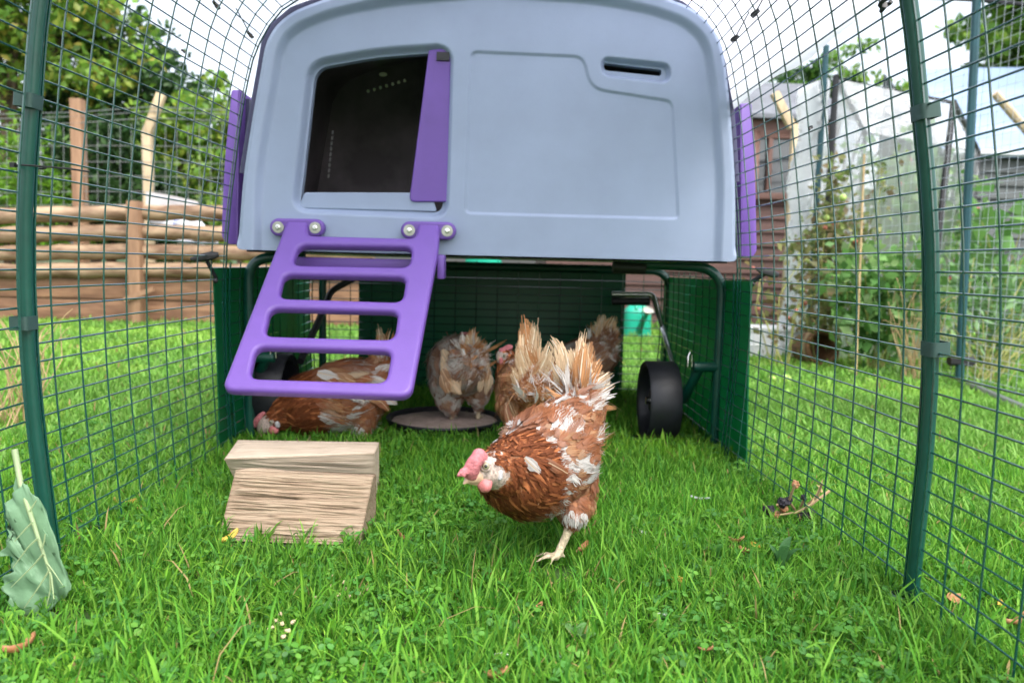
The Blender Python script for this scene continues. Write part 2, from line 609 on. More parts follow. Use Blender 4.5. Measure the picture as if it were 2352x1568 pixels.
def blades(n, x0, x1, y0, y1, lmin, lmax, wid, seed, lean=(0.1, 1.25), pal=None, clump=1.0):
    r = np.random.default_rng(seed)
    x, y = r.uniform(x0, x1, n), r.uniform(y0, y1, n)
    P = np.stack([x, y, np.zeros(n)], 1)
    keep = lawn_mask(x, y) & in_view(x, y)
    dens = vnoise(P, 9.0, seed) * 0.6 + vnoise(P, 24.0, seed + 1) * 0.4
    keep &= r.random(n) < 0.35 + clump * dens
    P, dens = P[keep], dens[keep]
    n = len(P)
    L = r.uniform(lmin, lmax, n) * (0.55 + 0.8 * dens) * r.choice([1, 1, 1, 1.5], n)
    th = r.uniform(0, 2 * np.pi, n) + 2.0 * vnoise(P, 5.0, seed + 2)
    a0 = r.uniform(0, 0.45, n)
    a1 = a0 + r.uniform(*lean, n)
    W = wid * r.uniform(0.6, 1.35, n)
    d = np.stack([np.cos(th), np.sin(th), np.zeros(n)], 1)
    ph = th + np.pi / 2 + r.normal(0, 0.35, n)
    s = np.stack([np.cos(ph), np.sin(ph), np.zeros(n)], 1)
    ts = [0, 0.36, 0.72, 1.0]
    cur = P.copy()
    rows, pt = [], 0
    for t in ts:
        a = a0 + (a1 - a0) * (t + pt) / 2
        cur = cur + ((t - pt) * L)[:, None] * (d * np.sin(a)[:, None] + np.array([0, 0, 1]) * np.cos(a)[:, None])
        pt = t
        rows.append(cur.copy())
    wv = [0.75, 1.0, 0.8]
    V = np.empty((n, 7, 3))
    for k in range(3):
        V[:, 2 * k] = rows[k] - s * (W * wv[k] / 2)[:, None]
        V[:, 2 * k + 1] = rows[k] + s * (W * wv[k] / 2)[:, None]
    V[:, 6] = rows[3]
    b = (np.arange(n) * 7)[:, None]
    q = np.concatenate([b + np.array([0, 1, 3, 2]), b + np.array([2, 3, 5, 4])])
    tr = b + np.array([4, 5, 6])
    pal = np.array(pal if pal is not None else [(0.102, 0.31, 0.028), (0.142, 0.375, 0.034), (0.195, 0.42, 0.050), (0.066, 0.240, 0.028)])
    c = pal[r.integers(0, len(pal), n)] * r.uniform(0.8, 1.2, (n, 1))
    big = vnoise(P, 2.3, seed + 5)[:, None]
    c = c * (0.70 + 0.6 * big) * np.where(big > 0.55, np.array([1.12, 1.0, 0.9]), 1.0)
    dry = r.random(n) < 0.012
    c[dry] = np.array([0.40, 0.30, 0.13])
    C = np.repeat(c[:, None, :], 7, 1)
    C[:, 6] = C[:, 6] * np.array([1.25, 1.08, 1.0])
    return V.reshape(-1, 3), q, tr, C.reshape(-1, 3)


def join_blades(name, sets):
    Vs, Qs, Ts, Cs, k = [], [], [], [], 0
    for V, q, t, c in sets:
        Vs.append(V), Qs.append(q + k), Ts.append(t + k), Cs.append(c)
        k += len(V)
    o = link(name, npmesh(name, np.concatenate(Vs), [np.concatenate(Qs), np.concatenate(Ts)], np.concatenate(Cs)), M['grass'])
    return tag(o, None, None, kind='stuff')


MOWN = [(0.175, 0.39, 0.060), (0.205, 0.42, 0.075), (0.24, 0.45, 0.100), (0.14, 0.34, 0.050)]
grass = join_blades('grass', [
    blades(120000, -1.25, 1.25, 0.70, 1.80, 0.016, 0.038, 0.0023, 1),
    blades(60000, -1.25, 1.25, 0.70, 1.80, 0.012, 0.026, 0.0030, 2, lean=(0.5, 1.8)),
    blades(3800, -1.25, 1.25, 0.70, 1.80, 0.040, 0.068, 0.0026, 8, lean=(0.5, 2.0)),
    blades(1800, -1.0, 1.0, 0.70, 1.25, 0.028, 0.050, 0.0040, 9, lean=(0.4, 1.6)),
    blades(56000, -0.66, 0.60, 1.75, 2.75, 0.016, 0.040, 0.0030, 3),
    blades(60000, -1.9, -0.62, 1.3, 2.9, 0.012, 0.036, 0.0046, 4, pal=MOWN),
    blades(60000, 0.56, 1.9, 1.3, 2.9, 0.012, 0.036, 0.0046, 5, pal=MOWN),
    blades(90000, -3.6, 3.4, 2.75, 5.4, 0.016, 0.040, 0.0080, 6, pal=MOWN),
    blades(16000, -7, 7, 5.3, 9.0, 0.03, 0.09, 0.016, 7, pal=MOWN),
])


def clover(n, x0, x1, y0, y1, seed):
    """three-part clover leaves on short stalks, each leaflet a shallow folded hexagon"""
    r = np.random.default_rng(seed)
    x, y = r.uniform(x0, x1, n), r.uniform(y0, y1, n)
    P = np.stack([x, y, np.zeros(n)], 1)
    keep = lawn_mask(x, y) & in_view(x, y) & (vnoise(P, 4.0, seed) > 0.44)
    P = P[keep]
    n = len(P)
    P[:, 2] = r.uniform(0.008, 0.028, n)
    R = r.uniform(0.0036, 0.0068, n)
    th0 = r.uniform(0, 2 * np.pi, n)
    tilt = r.uniform(0.0, 0.35, n)
    up = nrm(np.stack([r.normal(0, 0.28, n), r.normal(0, 0.28, n), np.ones(n)], 1))
    pal = np.array([(0.085, 0.27, 0.042), (0.115, 0.32, 0.045), (0.070, 0.22, 0.042), (0.15, 0.36, 0.05)])
    cc = pal[r.integers(0, 4, n)] * r.uniform(0.85, 1.2, (n, 1))
    Vs, Cs = [], []
    shape = [(0.12, 0.0), (0.7, -0.62), (1.45, -0.70), (1.85, -0.28), (1.72, 0.0), (1.85, 0.28), (1.45, 0.70), (0.7, 0.62)]
    for k in range(3):
        th = th0 + k * 2 * np.pi / 3 + r.normal(0, 0.12, n)
        d = np.stack([np.cos(th), np.sin(th), np.zeros(n)], 1)
        d = nrm(d - up * (d * up).sum(1, keepdims=True))
        s = np.cross(up, d)
        V = np.empty((n, 8, 3))
        for j, (u, v) in enumerate(shape):
            V[:, j] = P + d * (u * R)[:, None] + s * (v * R)[:, None] + up * ((abs(v) * tilt * 0.9 - 0.10 * u * u) * R)[:, None]
        Vs.append(V.reshape(-1, 3))
        Cs.append(np.repeat((cc * r.uniform(0.9, 1.1, (n, 1)))[:, None, :], 8, 1).reshape(-1, 3))
    V = np.concatenate(Vs)
    k = len(V) // 8
    b = (np.arange(k) * 8)[:, None]
    polys = np.concatenate([b + np.array([0, 1, 2, 4]), b + np.array([0, 4, 6, 7])])
    tri = np.concatenate([b + np.array([2, 3, 4]), b + np.array([4, 5, 6])])
    return V, polys, tri, np.concatenate(Cs)


V1 = clover(8000, -1.1, 1.1, 0.72, 2.0, 11)
cl = link('clover', npmesh('clover', V1[0], [V1[1], V1[2]], V1[3]), M['leaf'])
tag(cl, None, None, kind='stuff')


def strip_leaf(L, W, bend=0.3, wave=0.0, n=8, fold=0.25, seed=0, prof=None):
    """a single broad leaf blade as (verts, faces) in local x along, y across, z up"""
    r = random.Random(seed)
    vs, fs = [], []
    for i in range(n + 1):
        t = i / n
        wv = (prof(t) if prof else math.sin(math.pi * min(1, t * 0.92 + 0.06)) ** 0.8) * W / 2
        z = math.sin(t * math.pi * 0.6) * bend * L
        for s in (-1, -0.5, 0, 0.5, 1):
            vs.append((t * L, s * wv * (1 + r.uniform(-wave, wave)), z + abs(s) * fold * wv + r.uniform(-wave, wave) * wv * 0.6))
    for i in range(n):
        for k in range(4):
            a = i * 5 + k
            fs.append((a, a + 1, a + 6, a + 5))
    return vs, fs


# a few broad-leaved weeds standing in the turf, each a rosette of its own
def weed(px, py, label, nl, L, W, col, seed, wild=0.25):
    r = random.Random(seed)
    p = gr(px, py)
    V, Fq, C = [], [], []
    for k in range(nl):
        vs, fs = strip_leaf(L * r.uniform(.7, 1.1), W * r.uniform(.8, 1.1), r.uniform(.35, .7), 0.06, seed=seed + k)
        R = Matrix.Rotation(k * 2.4 + r.uniform(-wild, wild), 3, 'Z') @ Matrix.Rotation(-r.uniform(.1, .7), 3, 'Y')
        b = len(V)
        V += [R @ Vector(v) for v in vs]
        Fq += [tuple(i + b for i in f) for f in fs]
        C += [np.array(col) * r.uniform(.85, 1.15)] * len(vs)
    me = npmesh('weed', np.array([tuple(v) for v in V]), [np.array(Fq)], np.array(C))
    o = link('weed_rosette', me, M['leaf'])
    o.location = p + Vector((0, 0, 0.006))
    tag(o, label, 'weed', 'broad-leaved weeds in the turf')


weed(1790, 1325, 'plantain with long grey-green leaves right of the yellow flower head', 5, .055, .015, (.07, .19, .06), 3)
weed(1270, 1165, 'single dark plantain below the breast of the walking hen', 3, .042, .018, (.06, .21, .03), 4)
weed(1640, 1300, 'dark round-leaved weed between the two brown leaves and the plantain', 5, .028, .018, (.06, .20, .035), 5)
weed(1330, 1490, 'pale lobed weed at the very front of the turf', 5, .026, .015, (.14, .30, .09), 9)


# ------------------------------------------------------------------ trees and shrubs
def leaf_cloud(P, size, col, seed, droop=0.3, var=0.3, aspect=0.55):
    """a folded leaf (4 points, two triangles) at every point"""
    r = np.random.default_rng(seed)
    n = len(P)
    d = nrm(r.normal(0, 1, (n, 3)) + np.array([0, 0, -droop]))
    u = nrm(np.cross(d, r.normal(0, 1, (n, 3)) + 1e-3))
    nn = np.cross(d, u)
    L = (size * r.uniform(0.6, 1.3, n))[:, None]
    V = np.empty((n, 4, 3))
    V[:, 0] = P
    V[:, 1] = P + d * L * 0.5 + u * L * aspect / 2 + nn * L * 0.08
    V[:, 2] = P + d * L
    V[:, 3] = P + d * L * 0.5 - u * L * aspect / 2 + nn * L * 0.08
    b = (np.arange(n) * 4)[:, None]
    tri = np.concatenate([b + np.array([0, 1, 2]), b + np.array([0, 2, 3])])
    col = np.array(col)
    c = col[r.integers(0, len(col), n)] * r.uniform(1 - var, 1 + var, (n, 1))
    return V.reshape(-1, 3), tri, np.repeat(c[:, None, :], 4, 1).reshape(-1, 3)


def tree(name, label, cat, x, y, trunk_h, clumps, n, size, cols, seed, group=None, aspect=0.55, droop=0.3, hollow=0.35, trunk_r=0.06):
    """clumps: (dx, dy, z, rx, ry, rz); leaves sit in twiggy tufts spread through each clump, with gaps between the tufts"""
    r = np.random.default_rng(seed)
    t = empty(name, (x, y, 0), label, cat, group)
    vol = np.array([c[3] * c[4] * c[5] for c in clumps])
    cnt = np.maximum((n * vol / vol.sum()).astype(int), 200)
    Ps = []
    tw = MB()
    top = max(c[2] for c in clumps)
    tw.tube([(x, y, -0.05), (x + r.normal(0, .05), y, trunk_h * .5), (x + r.normal(0, .1), y, max(trunk_h, top * .75))],
            [trunk_r, trunk_r * .8, trunk_r * .35], 8)
    for c, k in zip(clumps, cnt):
        cen = np.array([x + c[0], y + c[1], c[2]])
        tufts = max(12, k // 42)
        dirs = nrm(r.normal(0, 1, (tufts, 3)))
        rad = (hollow + (1 - hollow) * r.random(tufts) ** 0.6)[:, None]
        wob = (0.75 + 0.5 * vnoise(dirs * 1.0 + 5, 1.7, seed))[:, None]
        T = cen + dirs * rad * wob * np.array([c[3], c[4], c[5]])
        pick = r.integers(0, tufts, k)
        sp = 0.22 * (c[3] + c[5]) * 0.5 * 0.62
        Ps.append(T[pick] + r.normal(0, 1, (k, 3)) * sp * np.array([1, 1, 0.6]))
        base = Vector((x, y, min(trunk_h, c[2] * .6)))
        tw.tube([base, (base + Vector(cen)) / 2 + Vector((0, 0, .05)), Vector(cen)], [trunk_r * .5, trunk_r * .35, trunk_r * .15], 6)
        for q in T[:min(10, tufts)]:
            tw.tube([Vector(cen), (Vector(cen) + Vector(q)) / 2 + Vector((0, 0, .04)), Vector(q)], [trunk_r * .16, trunk_r * .1, trunk_r * .05], 4)
    tw.build('trunk', M['bark'], t)
    V, tri, c = leaf_cloud(np.concatenate(Ps) - np.array([x, y, 0]), size, cols, seed + 1, droop, aspect=aspect)
    link('crown', npmesh('crown', V, [tri], c), M['leaf'], t, smooth=False)
    return t


DARK = [(.045, .12, .03), (.065, .16, .035), (.085, .19, .04), (.035, .09, .028)]
MID = [(.14, .29, .040), (.19, .36, .045), (.11, .24, .035), (.25, .39, .06)]
YEL = [(.24, .38, .05), (.32, .40, .06), (.17, .32, .04), (.38, .34, .07)]
THU = [(.14, .32, .02), (.19, .38, .025), (.10, .24, .02)]
DEEP = [(.020, .060, .018), (.030, .08, .020), (.042, .10, .026), (.06, .13, .035)]
BEH = 'trees and shrubs behind the log fence'


def X(px, Y):
    return at(px, 600, Y).x


def Z(px, py, Y):
    return at(px, py, Y).z


Yt = 8.0
tree('broadleaf_tree', 'tall broad tree with yellowing leaves overhanging the log fence at the picture edge', 'tree', X(20, 7.4), 7.4, 1.2,
     [(0, 0, 2.9, 1.0, .7, .7), (.5, .1, 2.4, .8, .6, .6), (-.5, 0, 2.3, .8, .6, .7), (.2, 0, 3.4, .8, .6, .5)], 14000, .085, YEL + MID, 21, BEH)
tree('dark_tree', 'dark green leafy tree behind the plain brown wooden post', 'tree', X(230, 8.2), 8.2, 1.4,
     [(.1, 0, 2.35, .75, .6, .55), (.45, 0, 1.9, .7, .6, .5), (-.1, 0, 1.5, .9, .6, .6), (.75, .1, 1.4, .6, .5, .5), (-.15, 0, 2.75, .45, .5, .42)], 14000, .085, DEEP + DARK[:2], 22, BEH)
tree('conifer_hedge_bush', 'bright yellow-green conifer bush standing low beside the log fence', 'bush', X(15, 6.6), 6.6, .5,
     [(0, 0, 1.05, .55, .45, .55), (.2, 0, .8, .5, .4, .4), (-.4, 0, .8, .6, .4, .5)], 6500, .07, THU, 23, BEH, aspect=.3)
tree('holly_bush', 'glossy dark bush filling the gap between the two wooden posts', 'bush', X(240, 7.0), 7.0, .5,
     [(0, 0, .95, .6, .4, .5), (.35, 0, .8, .5, .4, .45), (0, 0, 1.4, .4, .35, .35)], 7500, .075, DEEP, 24, BEH)
tree('hazel_shrub', 'light green hazel shrub behind the bent pale post', 'shrub', X(455, 7.6), 7.6, .6,
     [(0, 0, 1.2, .55, .45, .55), (.25, 0, 1.75, .38, .35, .38), (-.25, 0, 1.65, .38, .35, .35), (.1, 0, .75, .7, .4, .45)], 9500, .08, MID + YEL[:2], 25, BEH)
tree('distant_tree', 'distant tree peeping over the hazel shrub beside the purple flap', 'tree', X(560, 12), 12, 1.5,
     [(0, 0, 2.2, .9, .6, .6), (-.5, 0, 1.9, .7, .5, .5), (.6, 0, 1.9, .8, .6, .5)], 3500, .12, MID, 26, BEH)
tree('leaning_oak', 'large tree with round leaves towering over the blue-grey roof', 'tree', X(2330, 8.4), 8.4, 2.2,
     [(.1, 0, 3.15, .7, .6, .55), (-.35, 0, 2.75, .42, .4, .3), (.7, 0, 3.2, .8, .6, .6), (.3, 0, 2.6, .7, .5, .35)], 6500, .12, MID + DARK[2:3], 27, aspect=.8)
tree('dark_fir', 'dark tree showing below the clear cover beyond the brown shed', 'tree', X(1790, 9.5), 9.5, 1.5,
     [(0, 0, 2.35, .55, .5, .45), (-.5, 0, 2.2, .5, .4, .4), (.35, 0, 2.6, .35, .4, .4)], 3800, .10, DARK + MID[:1], 28)
tree('young_ash', 'thin sparse sapling rising behind the hanging polythene', 'tree', X(1925, 8.6), 8.6, 1.5,
     [(0, 0, 2.55, .28, .3, .38), (.3, 0, 2.3, .35, .3, .25), (.75, 0, 2.15, .45, .3, .2)], 750, .10, MID, 29, hollow=.1, trunk_r=.03)
# ------------------------------------------------------------------ log fence, wire fence and what stands behind
YF = 5.25
fe = empty('log_fence', (X(250, YF), YF, 0), 'rustic fence of stacked brown half-round logs behind the lawn', 'fence')


def wobbly_log(p0, p1, r, seed, n=26):
    rr = random.Random(seed)
    mb = MB()
    pts, rs = [], []
    for i in range(n + 1):
        t = i / n
        p = Vector(p0).lerp(Vector(p1), t)
        pts.append(p + Vector((0, rr.uniform(-.004, .004), rr.uniform(-.005, .005))))
        rs.append(r * (1 + rr.uniform(-.06, .06)))
    return mb.tube(pts, rs, 12)


rails_y = [(500, 489), (543, 533), (582, 577), (621, 619)]
for k, (ya, yb) in enumerate(rails_y):
    wobbly_log(at(-420, ya + 6, YF), at(311, yb, YF), .052, 30 + k).build('rail', M['log'], fe)
    wobbly_log(at(311, yb, YF), at(860, yb + (8 if k else 0), YF), .050, 40 + k).build('rail', M['log'], fe)
for x0, x1, seed in ((-420, 311, 1), (313, 980, 2)):
    for (ya, yb) in ((641, 688), (691, 742)):
        a, b = at(x0, ya, YF + .05), at(x1, yb, YF + .05)
        za, zb_ = (.315, .160) if ya < 680 else (.156, -.01)
        mb = MB().box(((a.x + b.x) / 2, YF + .05 + (.012 if ya > 680 else 0), (za + zb_) / 2), (b.x - a.x, .09, za - zb_))
        mb.build('sleeper', M['sleeper'], fe, bevel=.008)
a, b = at(296, 462, YF - .06), at(330, 752, YF - .06)
MB().box(((a.x + b.x) / 2, YF - .06, a.z / 2), (b.x - a.x, .09, a.z)).build('post', M['postw'], fe, bevel=.006)
a = at(-190, 470, YF - .06)
MB().box((a.x, YF - .06, a.z / 2), (.1, .09, a.z)).build('post', M['postw'], fe, bevel=.006)
a, b = at(285, 690, YF - .12), at(352, 662, YF - .12)
MB().box((a + b) / 2, ((b - a).length, .012, .03), Matrix.Rotation(-.38, 3, 'Y')).build('loose_slat', M['postw'], fe)

# wire fence on tall posts
YW = 6.2
wf = empty('wire_fence', (X(250, YW), YW, 0), 'thin wire mesh stock fence strung between tall posts behind the logs', 'fence')
a = at(178, 228, YW)
MB().box((a.x, YW, a.z / 2), (.085, .085, a.z)).build('post', M['postw'], wf, bevel=.006)
a = at(338, 300, YW)
b = at(365, 226, YW)
mb = MB().box((a.x, YW, a.z / 2), (.066, .06, a.z))
mb.build('bent_post', M['pale'], wf, bevel=.006)
d = (b - a)
MB().box((a + b) / 2 + Vector((.01, -.004, .0)), (.066, .055, d.length + .07), Matrix.Rotation(math.atan2(d.x, d.z), 3, 'Y')).build('post_arm', M['pale'], wf, bevel=.006)
mb = MB()
for i, yy in enumerate((258, 268, 283, 335, 372, 405, 440, 470)):
    pts = []
    for j, px in enumerate((-400, -150, 178, 345, 560, 760)):
        sag = (6 if px in (-150, 560) else 0) if i > 2 else (9 if px in (-150, 560) else 0)
        lift = (-12 if (i <= 2 and px >= 345) else 0)
        pts.append(at(px, yy + sag + lift, YW - .04))
    mb.tube(pts, .0035 if i < 3 else .0025, 4)
for px in range(-400, 760, 26):
    mb.tube([at(px, 283, YW - .038), at(px, 480, YW - .038)], .0018, 4)
mb.build('wire_mesh', M['galv'], wf)

# pale board and bags behind the fence
bd = MB()
p = [at(335, 440, 6.0), at(378, 446, 6.0), at(452, 462, 6.0), at(455, 500, 6.0), at(335, 500, 6.0)]
bd.add([q for q in p] + [q + Vector((0, .03, 0)) for q in p],
       [(0, 1, 2, 3, 4), (9, 8, 7, 6, 5)] + [(i, i + 5, (i + 1) % 5 + 5, (i + 1) % 5) for i in range(5)])
tag(bd.build('board', M['board'], smooth=False, origin=p[3]), 'pale weathered board propped behind the log fence beside the bent post', 'board')


def sack(px, py, Y, w_, h_, label, seed):
    rr = random.Random(seed)
    c = at(px, py, Y)
    balls = [(c + Vector((rr.uniform(-w_, w_) * .5, rr.uniform(-.05, .05), rr.uniform(-h_, h_) * .35)), h_ * rr.uniform(.4, .6)) for _ in range(26)]
    me = blobs('plastic_sack', balls, .012, 2)
    me.transform(Matrix.Translation(-c))
    o = link('plastic_sack', me, M['bag'])
    o.location = c
    tag(o, label, 'sack', 'plastic sacks behind the log fence')


sack(405, 514, 5.65, .30, .10, 'blue and white plastic sack seen between the top two fence rails', 1)
sack(455, 552, 5.65, .22, .07, 'white plastic sack lying lower down behind the third rail', 2)

# brown shed
YS = 6.1
sh = empty('garden_shed', (X(1560, YS), YS, 0), 'brown wooden garden shed with a small window behind the coop', 'shed')
xl, xr = X(1255, YS), X(1905, YS)
zt = Z(1780, 278, YS)
nb = 15
mb = MB()
for k in range(nb):
    z0, z1 = zt * k / nb, zt * (k + 1) / nb
    mb.add([(xl, YS, z0), (xr, YS, z0), (xr, YS + .02, z1), (xl, YS + .02, z1), (xl, YS + .03, z0), (xr, YS + .03, z0)],
           [(0, 1, 2, 3), (4, 5, 1, 0)])
mb.add([(xl, YS + .03, 0), (xl, YS + 1.8, 0), (xl, YS + 1.8, zt), (xl, YS + .03, zt)], [(0, 3, 2, 1)])
mb.add([(xr, YS + .03, 0), (xr, YS + 1.8, 0), (xr, YS + 1.8, zt), (xr, YS + .03, zt)], [(0, 1, 2, 3)])
mb.add([(xl, YS + 1.8, 0), (xr, YS + 1.8, 0), (xr, YS + 1.8, zt), (xl, YS + 1.8, zt)], [(0, 3, 2, 1)])
mb.build('wall', M['shed'], sh, smooth=False)
mb = MB()
mb.add([(xl - .1, YS - .12, zt), (xr + .1, YS - .12, zt), (xr + .1, YS + .9, zt + .45), (xl - .1, YS + .9, zt + .45), (xl - .1, YS + 1.95, zt), (xr + .1, YS + 1.95, zt),
        (xl - .1, YS - .12, zt + .03), (xr + .1, YS - .12, zt + .03), (xr + .1, YS + .9, zt + .49), (xl - .1, YS + .9, zt + .49), (xl - .1, YS + 1.95, zt + .03), (xr + .1, YS + 1.95, zt + .03)],
       [(0, 3, 2, 1), (3, 4, 5, 2), (6, 7, 8, 9), (9, 8, 11, 10), (0, 1, 7, 6), (4, 10, 11, 5), (0, 6, 9, 3), (3, 9, 10, 4), (1, 2, 8, 7), (2, 5, 11, 8)])
mb.build('roof', M['felt'], sh, smooth=False)
a, b = at(1738, 308, YS - .03), at(1832, 452, YS - .03)
fr = MB()
for (c, s) in (((a.x, b.z, 0), 0),):
    pass
cx, cz, ww, wh = (a.x + b.x) / 2, (a.z + b.z) / 2, b.x - a.x, a.z - b.z
for dx, dz, sx, sz in ((-ww / 2, 0, .05, wh + .06), (ww / 2, 0, .05, wh + .06), (0, wh / 2, ww - .05, .06), (0, -wh / 2, ww - .05, .05), (-ww * .18, 0, .035, wh - .06)):
    fr.box((cx + dx, YS - .02, cz + dz), (sx, .05, sz))
wo = fr.build('window', M['shedtrim'], sh, bevel=.004)
wo['_o'] = tuple(sh.location)
MB().box((cx, YS - .004, cz), (ww - .04, .006, wh - .05)).build('pane', M['glass'], wo)
MB().box(((xl + xr) / 2, YS - .03, zt - .05), (xr - xl, .03, .10)).build('fascia', M['shedtrim'], sh)

# bent wooden post by the shed
mb = MB()
pa, pb, pc = at(1813, 800, 4.6), at(1815, 285, 4.6), at(1783, 222, 4.6)
mb.box(((pa.x + pb.x) / 2, 4.6, pb.z / 2), (.048, .045, pb.z))
d = pc - pb
mb.box((pb + pc) / 2, (.047, .042, d.length + .05), Matrix.Rotation(math.atan2(d.x, d.z), 3, 'Y'))
tag(mb.build('bent_fence_post', M['pale'], origin=(pa.x, 4.6, 0), bevel=.005), 'pale wooden post with an angled top between shed window and polythene', 'post')

# blue-grey outbuilding
YB = 6.6
ob = empty('outbuilding', (X(2300, YB), YB, 0), 'outbuilding with a blue-grey sloping roof and dark slatted wall', 'building')
A = [at(2120, 158, YB + 1.4), at(2620, 150, YB + 1.4), at(2640, 362, YB), at(2165, 345, YB)]
mb = MB()
mb.add([p for p in A] + [p + Vector((0, 0, -.04)) for p in A], [(0, 3, 2, 1), (4, 5, 6, 7), (3, 7, 6, 2), (0, 4, 7, 3), (0, 1, 5, 4), (1, 2, 6, 5)])
mb.build('roof', M['roofblue'], ob, smooth=False)
zt2 = at(2170, 352, YB).z
mb = MB()
x0, x1 = X(2180, YB), X(2640, YB)
k = 0
z = 0
while z < zt2 - .02:
    z1 = min(z + .11, zt2)
    mb.add([(x0, YB + .05, z), (x1, YB + .05, z), (x1, YB + .075, z1), (x0, YB + .075, z1), (x0, YB + .085, z), (x1, YB + .085, z)], [(0, 1, 2, 3), (4, 5, 1, 0)])
    z = z1
mb.add([(x0, YB + .085, 0), (x0, YB + 1.4, 0), (x0, YB + 1.4, A[0].z - .05), (x0, YB + .085, zt2)], [(0, 3, 2, 1)])
mb.build('wall', M['slat'], ob, smooth=False)
MB().tube([at(2165, 347, YB - .01), at(2640, 364, YB - .01)], .022, 6).build('eaves', M['white_roof'], ob)

# polytunnel with a dark frame
YP = 3.95
pt = empty('polytunnel', (X(2050, YP), YP, 0), 'low polytunnel of hazy plastic film on a dark pipe frame', 'polytunnel')
c0, c1, c2 = at(1920, 178, YP), at(2190, 236, YP), at(2185, 790, YP)
b0 = Vector((c0.x, YP, 0))
b1 = Vector((c1.x - .05, YP, 0))
k0, k1 = c0 + Vector((.85, 1.5, .0)), c1 + Vector((1.05, 1.5, 0))
mb = MB()
for pth in ([b0, c0, c1, b1], [Vector((k0.x, k0.y, 0)), k0, k1, Vector((k1.x, k1.y, 0))], [c0, k0], [c1, k1]):
    mb.tube(pth, .017, 8)
mb.build('frame', M['black'], pt)
mb = MB()


def film(q, n=18, wob=.02, seed=3):
    rr = random.Random(seed)
    k = len(mb.v)
    vs, fs = [], []
    for j in range(n + 1):
        for i in range(n + 1):
            u, v = i / n, j / n
            p = (q[0] * (1 - u) + q[1] * u) * (1 - v) + (q[3] * (1 - u) + q[2] * u) * v
            vs.append(p + Vector((rr.uniform(-wob, wob), rr.uniform(-wob, wob), rr.uniform(-wob, wob))) * (1 if 0 < i < n and 0 < j < n else 0))
    for j in range(n):
        for i in range(n):
            a_ = j * (n + 1) + i
            fs.append((a_, a_ + 1, a_ + n + 2, a_ + n + 1))
    mb.add(vs, fs)


film([b0, b1, c1, c0])
film([c0, c1, k1, k0])
film([b1, Vector((k1.x, k1.y, 0)), k1, c1])
film([b0, Vector((k0.x, k0.y, 0)), k0, c0])
mb.build('film', M['tunnel'], pt)
tag(MB().tube([at(2285, 215, 5.6), at(2420, 372, 5.6)], .03, 8).build('roof_pole', M['pale'], pt, smooth=True), None, None)

# hanging crinkled polythene
YH = 4.1
out = [(1822, 215), (1862, 188), (1900, 192), (1906, 330), (1896, 480), (1884, 640), (1856, 700), (1852, 790), (1786, 790), (1792, 690), (1802, 600), (1806, 470), (1798, 400), (1824, 330)]
L_ = [(1836, 200), (1836, 290), (1820, 395), (1817, 480), (1815, 580), (1800, 690), (1787, 790)]
R_ = [(1904, 180), (1906, 330), (1900, 395), (1896, 480), (1888, 580), (1872, 690), (1858, 790)]
vs, fs, nu = [], [], 22
rows = 60
rr = random.Random(5)


def lerp_path(P, t):
    k = t * (len(P) - 1)
    i = min(int(k), len(P) - 2)
    return [P[i][0] + (P[i + 1][0] - P[i][0]) * (k - i), P[i][1] + (P[i + 1][1] - P[i][1]) * (k - i)]


for j in range(rows + 1):
    a, b = lerp_path(L_, j / rows), lerp_path(R_, j / rows)
    for i in range(nu + 1):
        u = i / nu
        p = at(a[0] + (b[0] - a[0]) * u, a[1] + (b[1] - a[1]) * u, YH)
        p.y += .05 * math.sin(u * 9 + j * .05) + rr.uniform(-.014, .014) + .03 * math.sin(j * .35 + u * 5)
        vs.append(p)
for j in range(rows):
    for i in range(nu):
        a_ = j * (nu + 1) + i
        fs.append((a_, a_ + 1, a_ + nu + 2, a_ + nu + 1))
ps = MB().add(vs, fs).build('polythene_sheet', M['polysheet'], origin=(X(1850, YH), YH, 0))
sm = ps.modifiers.new('thickness', 'SOLIDIFY')
sm.thickness = .002
tag(ps, 'crinkled clear polythene sheet hanging at the end of the netted cage', 'plastic sheet')

# fruit cage: poles, ground rail and netting
fc = empty('fruit_cage', (X(2205, 3.15), 3.15, 0), 'netted fruit cage with tall dark poles beside the run', 'fruit cage')
pA0, pA1 = gr(2205, 885), at(2246, -60, 3.15)
pA0 = Vector((pA0.x, 3.15, 0))
pB1 = at(1898, 105, 4.05)
pB0 = Vector((pB1.x, 4.05, 0))
MB().tube([pA0, pA1], .017, 8).build('pole', M['cage'], fc)
MB().tube([pB0, pB1], .016, 8).build('pole', M['cage'], fc)
gE = gr(2480, 1010)
gE.z = .02
MB().tube([Vector((pA0.x, 3.15, .02)), gE], .014, 8).build('ground_rail', M['galv'], fc)
MB().tube([pA0 + Vector((-.05, 0, .1)), pA0 + Vector((.05, 0, .1))], .02, 6).build('pole_clamp', M['black'], fc)
zt3 = 1.62
mb = MB()
eE = Vector((gE.x + .35, gE.y - .1, 0))
for (s0, s1) in ((pB0, pA0), (pA0, eE)):
    nW = int((s1 - s0).length / .045)
    for i in range(nW + 1):
        q = s0.lerp(s1, i / nW)
        mb.tube([q, q + Vector((0, 0, zt3))], .0009, 3, cap=False)
    for k in range(int(zt3 / .045) + 1):
        mb.tube([s0 + Vector((0, 0, k * .045)), s0.lerp(s1, .5) + Vector((0, 0, k * .045 - .012)), s1 + Vector((0, 0, k * .045))], .0009, 3, cap=False)
mb.build('netting', M['net'], fc)
MB().tube([at(1480 + 575, -8, 3.3), at(2246, 0, 3.15), at(2420, 18, 3.0)], .008, 6).build('top_rope', M['black'], fc)

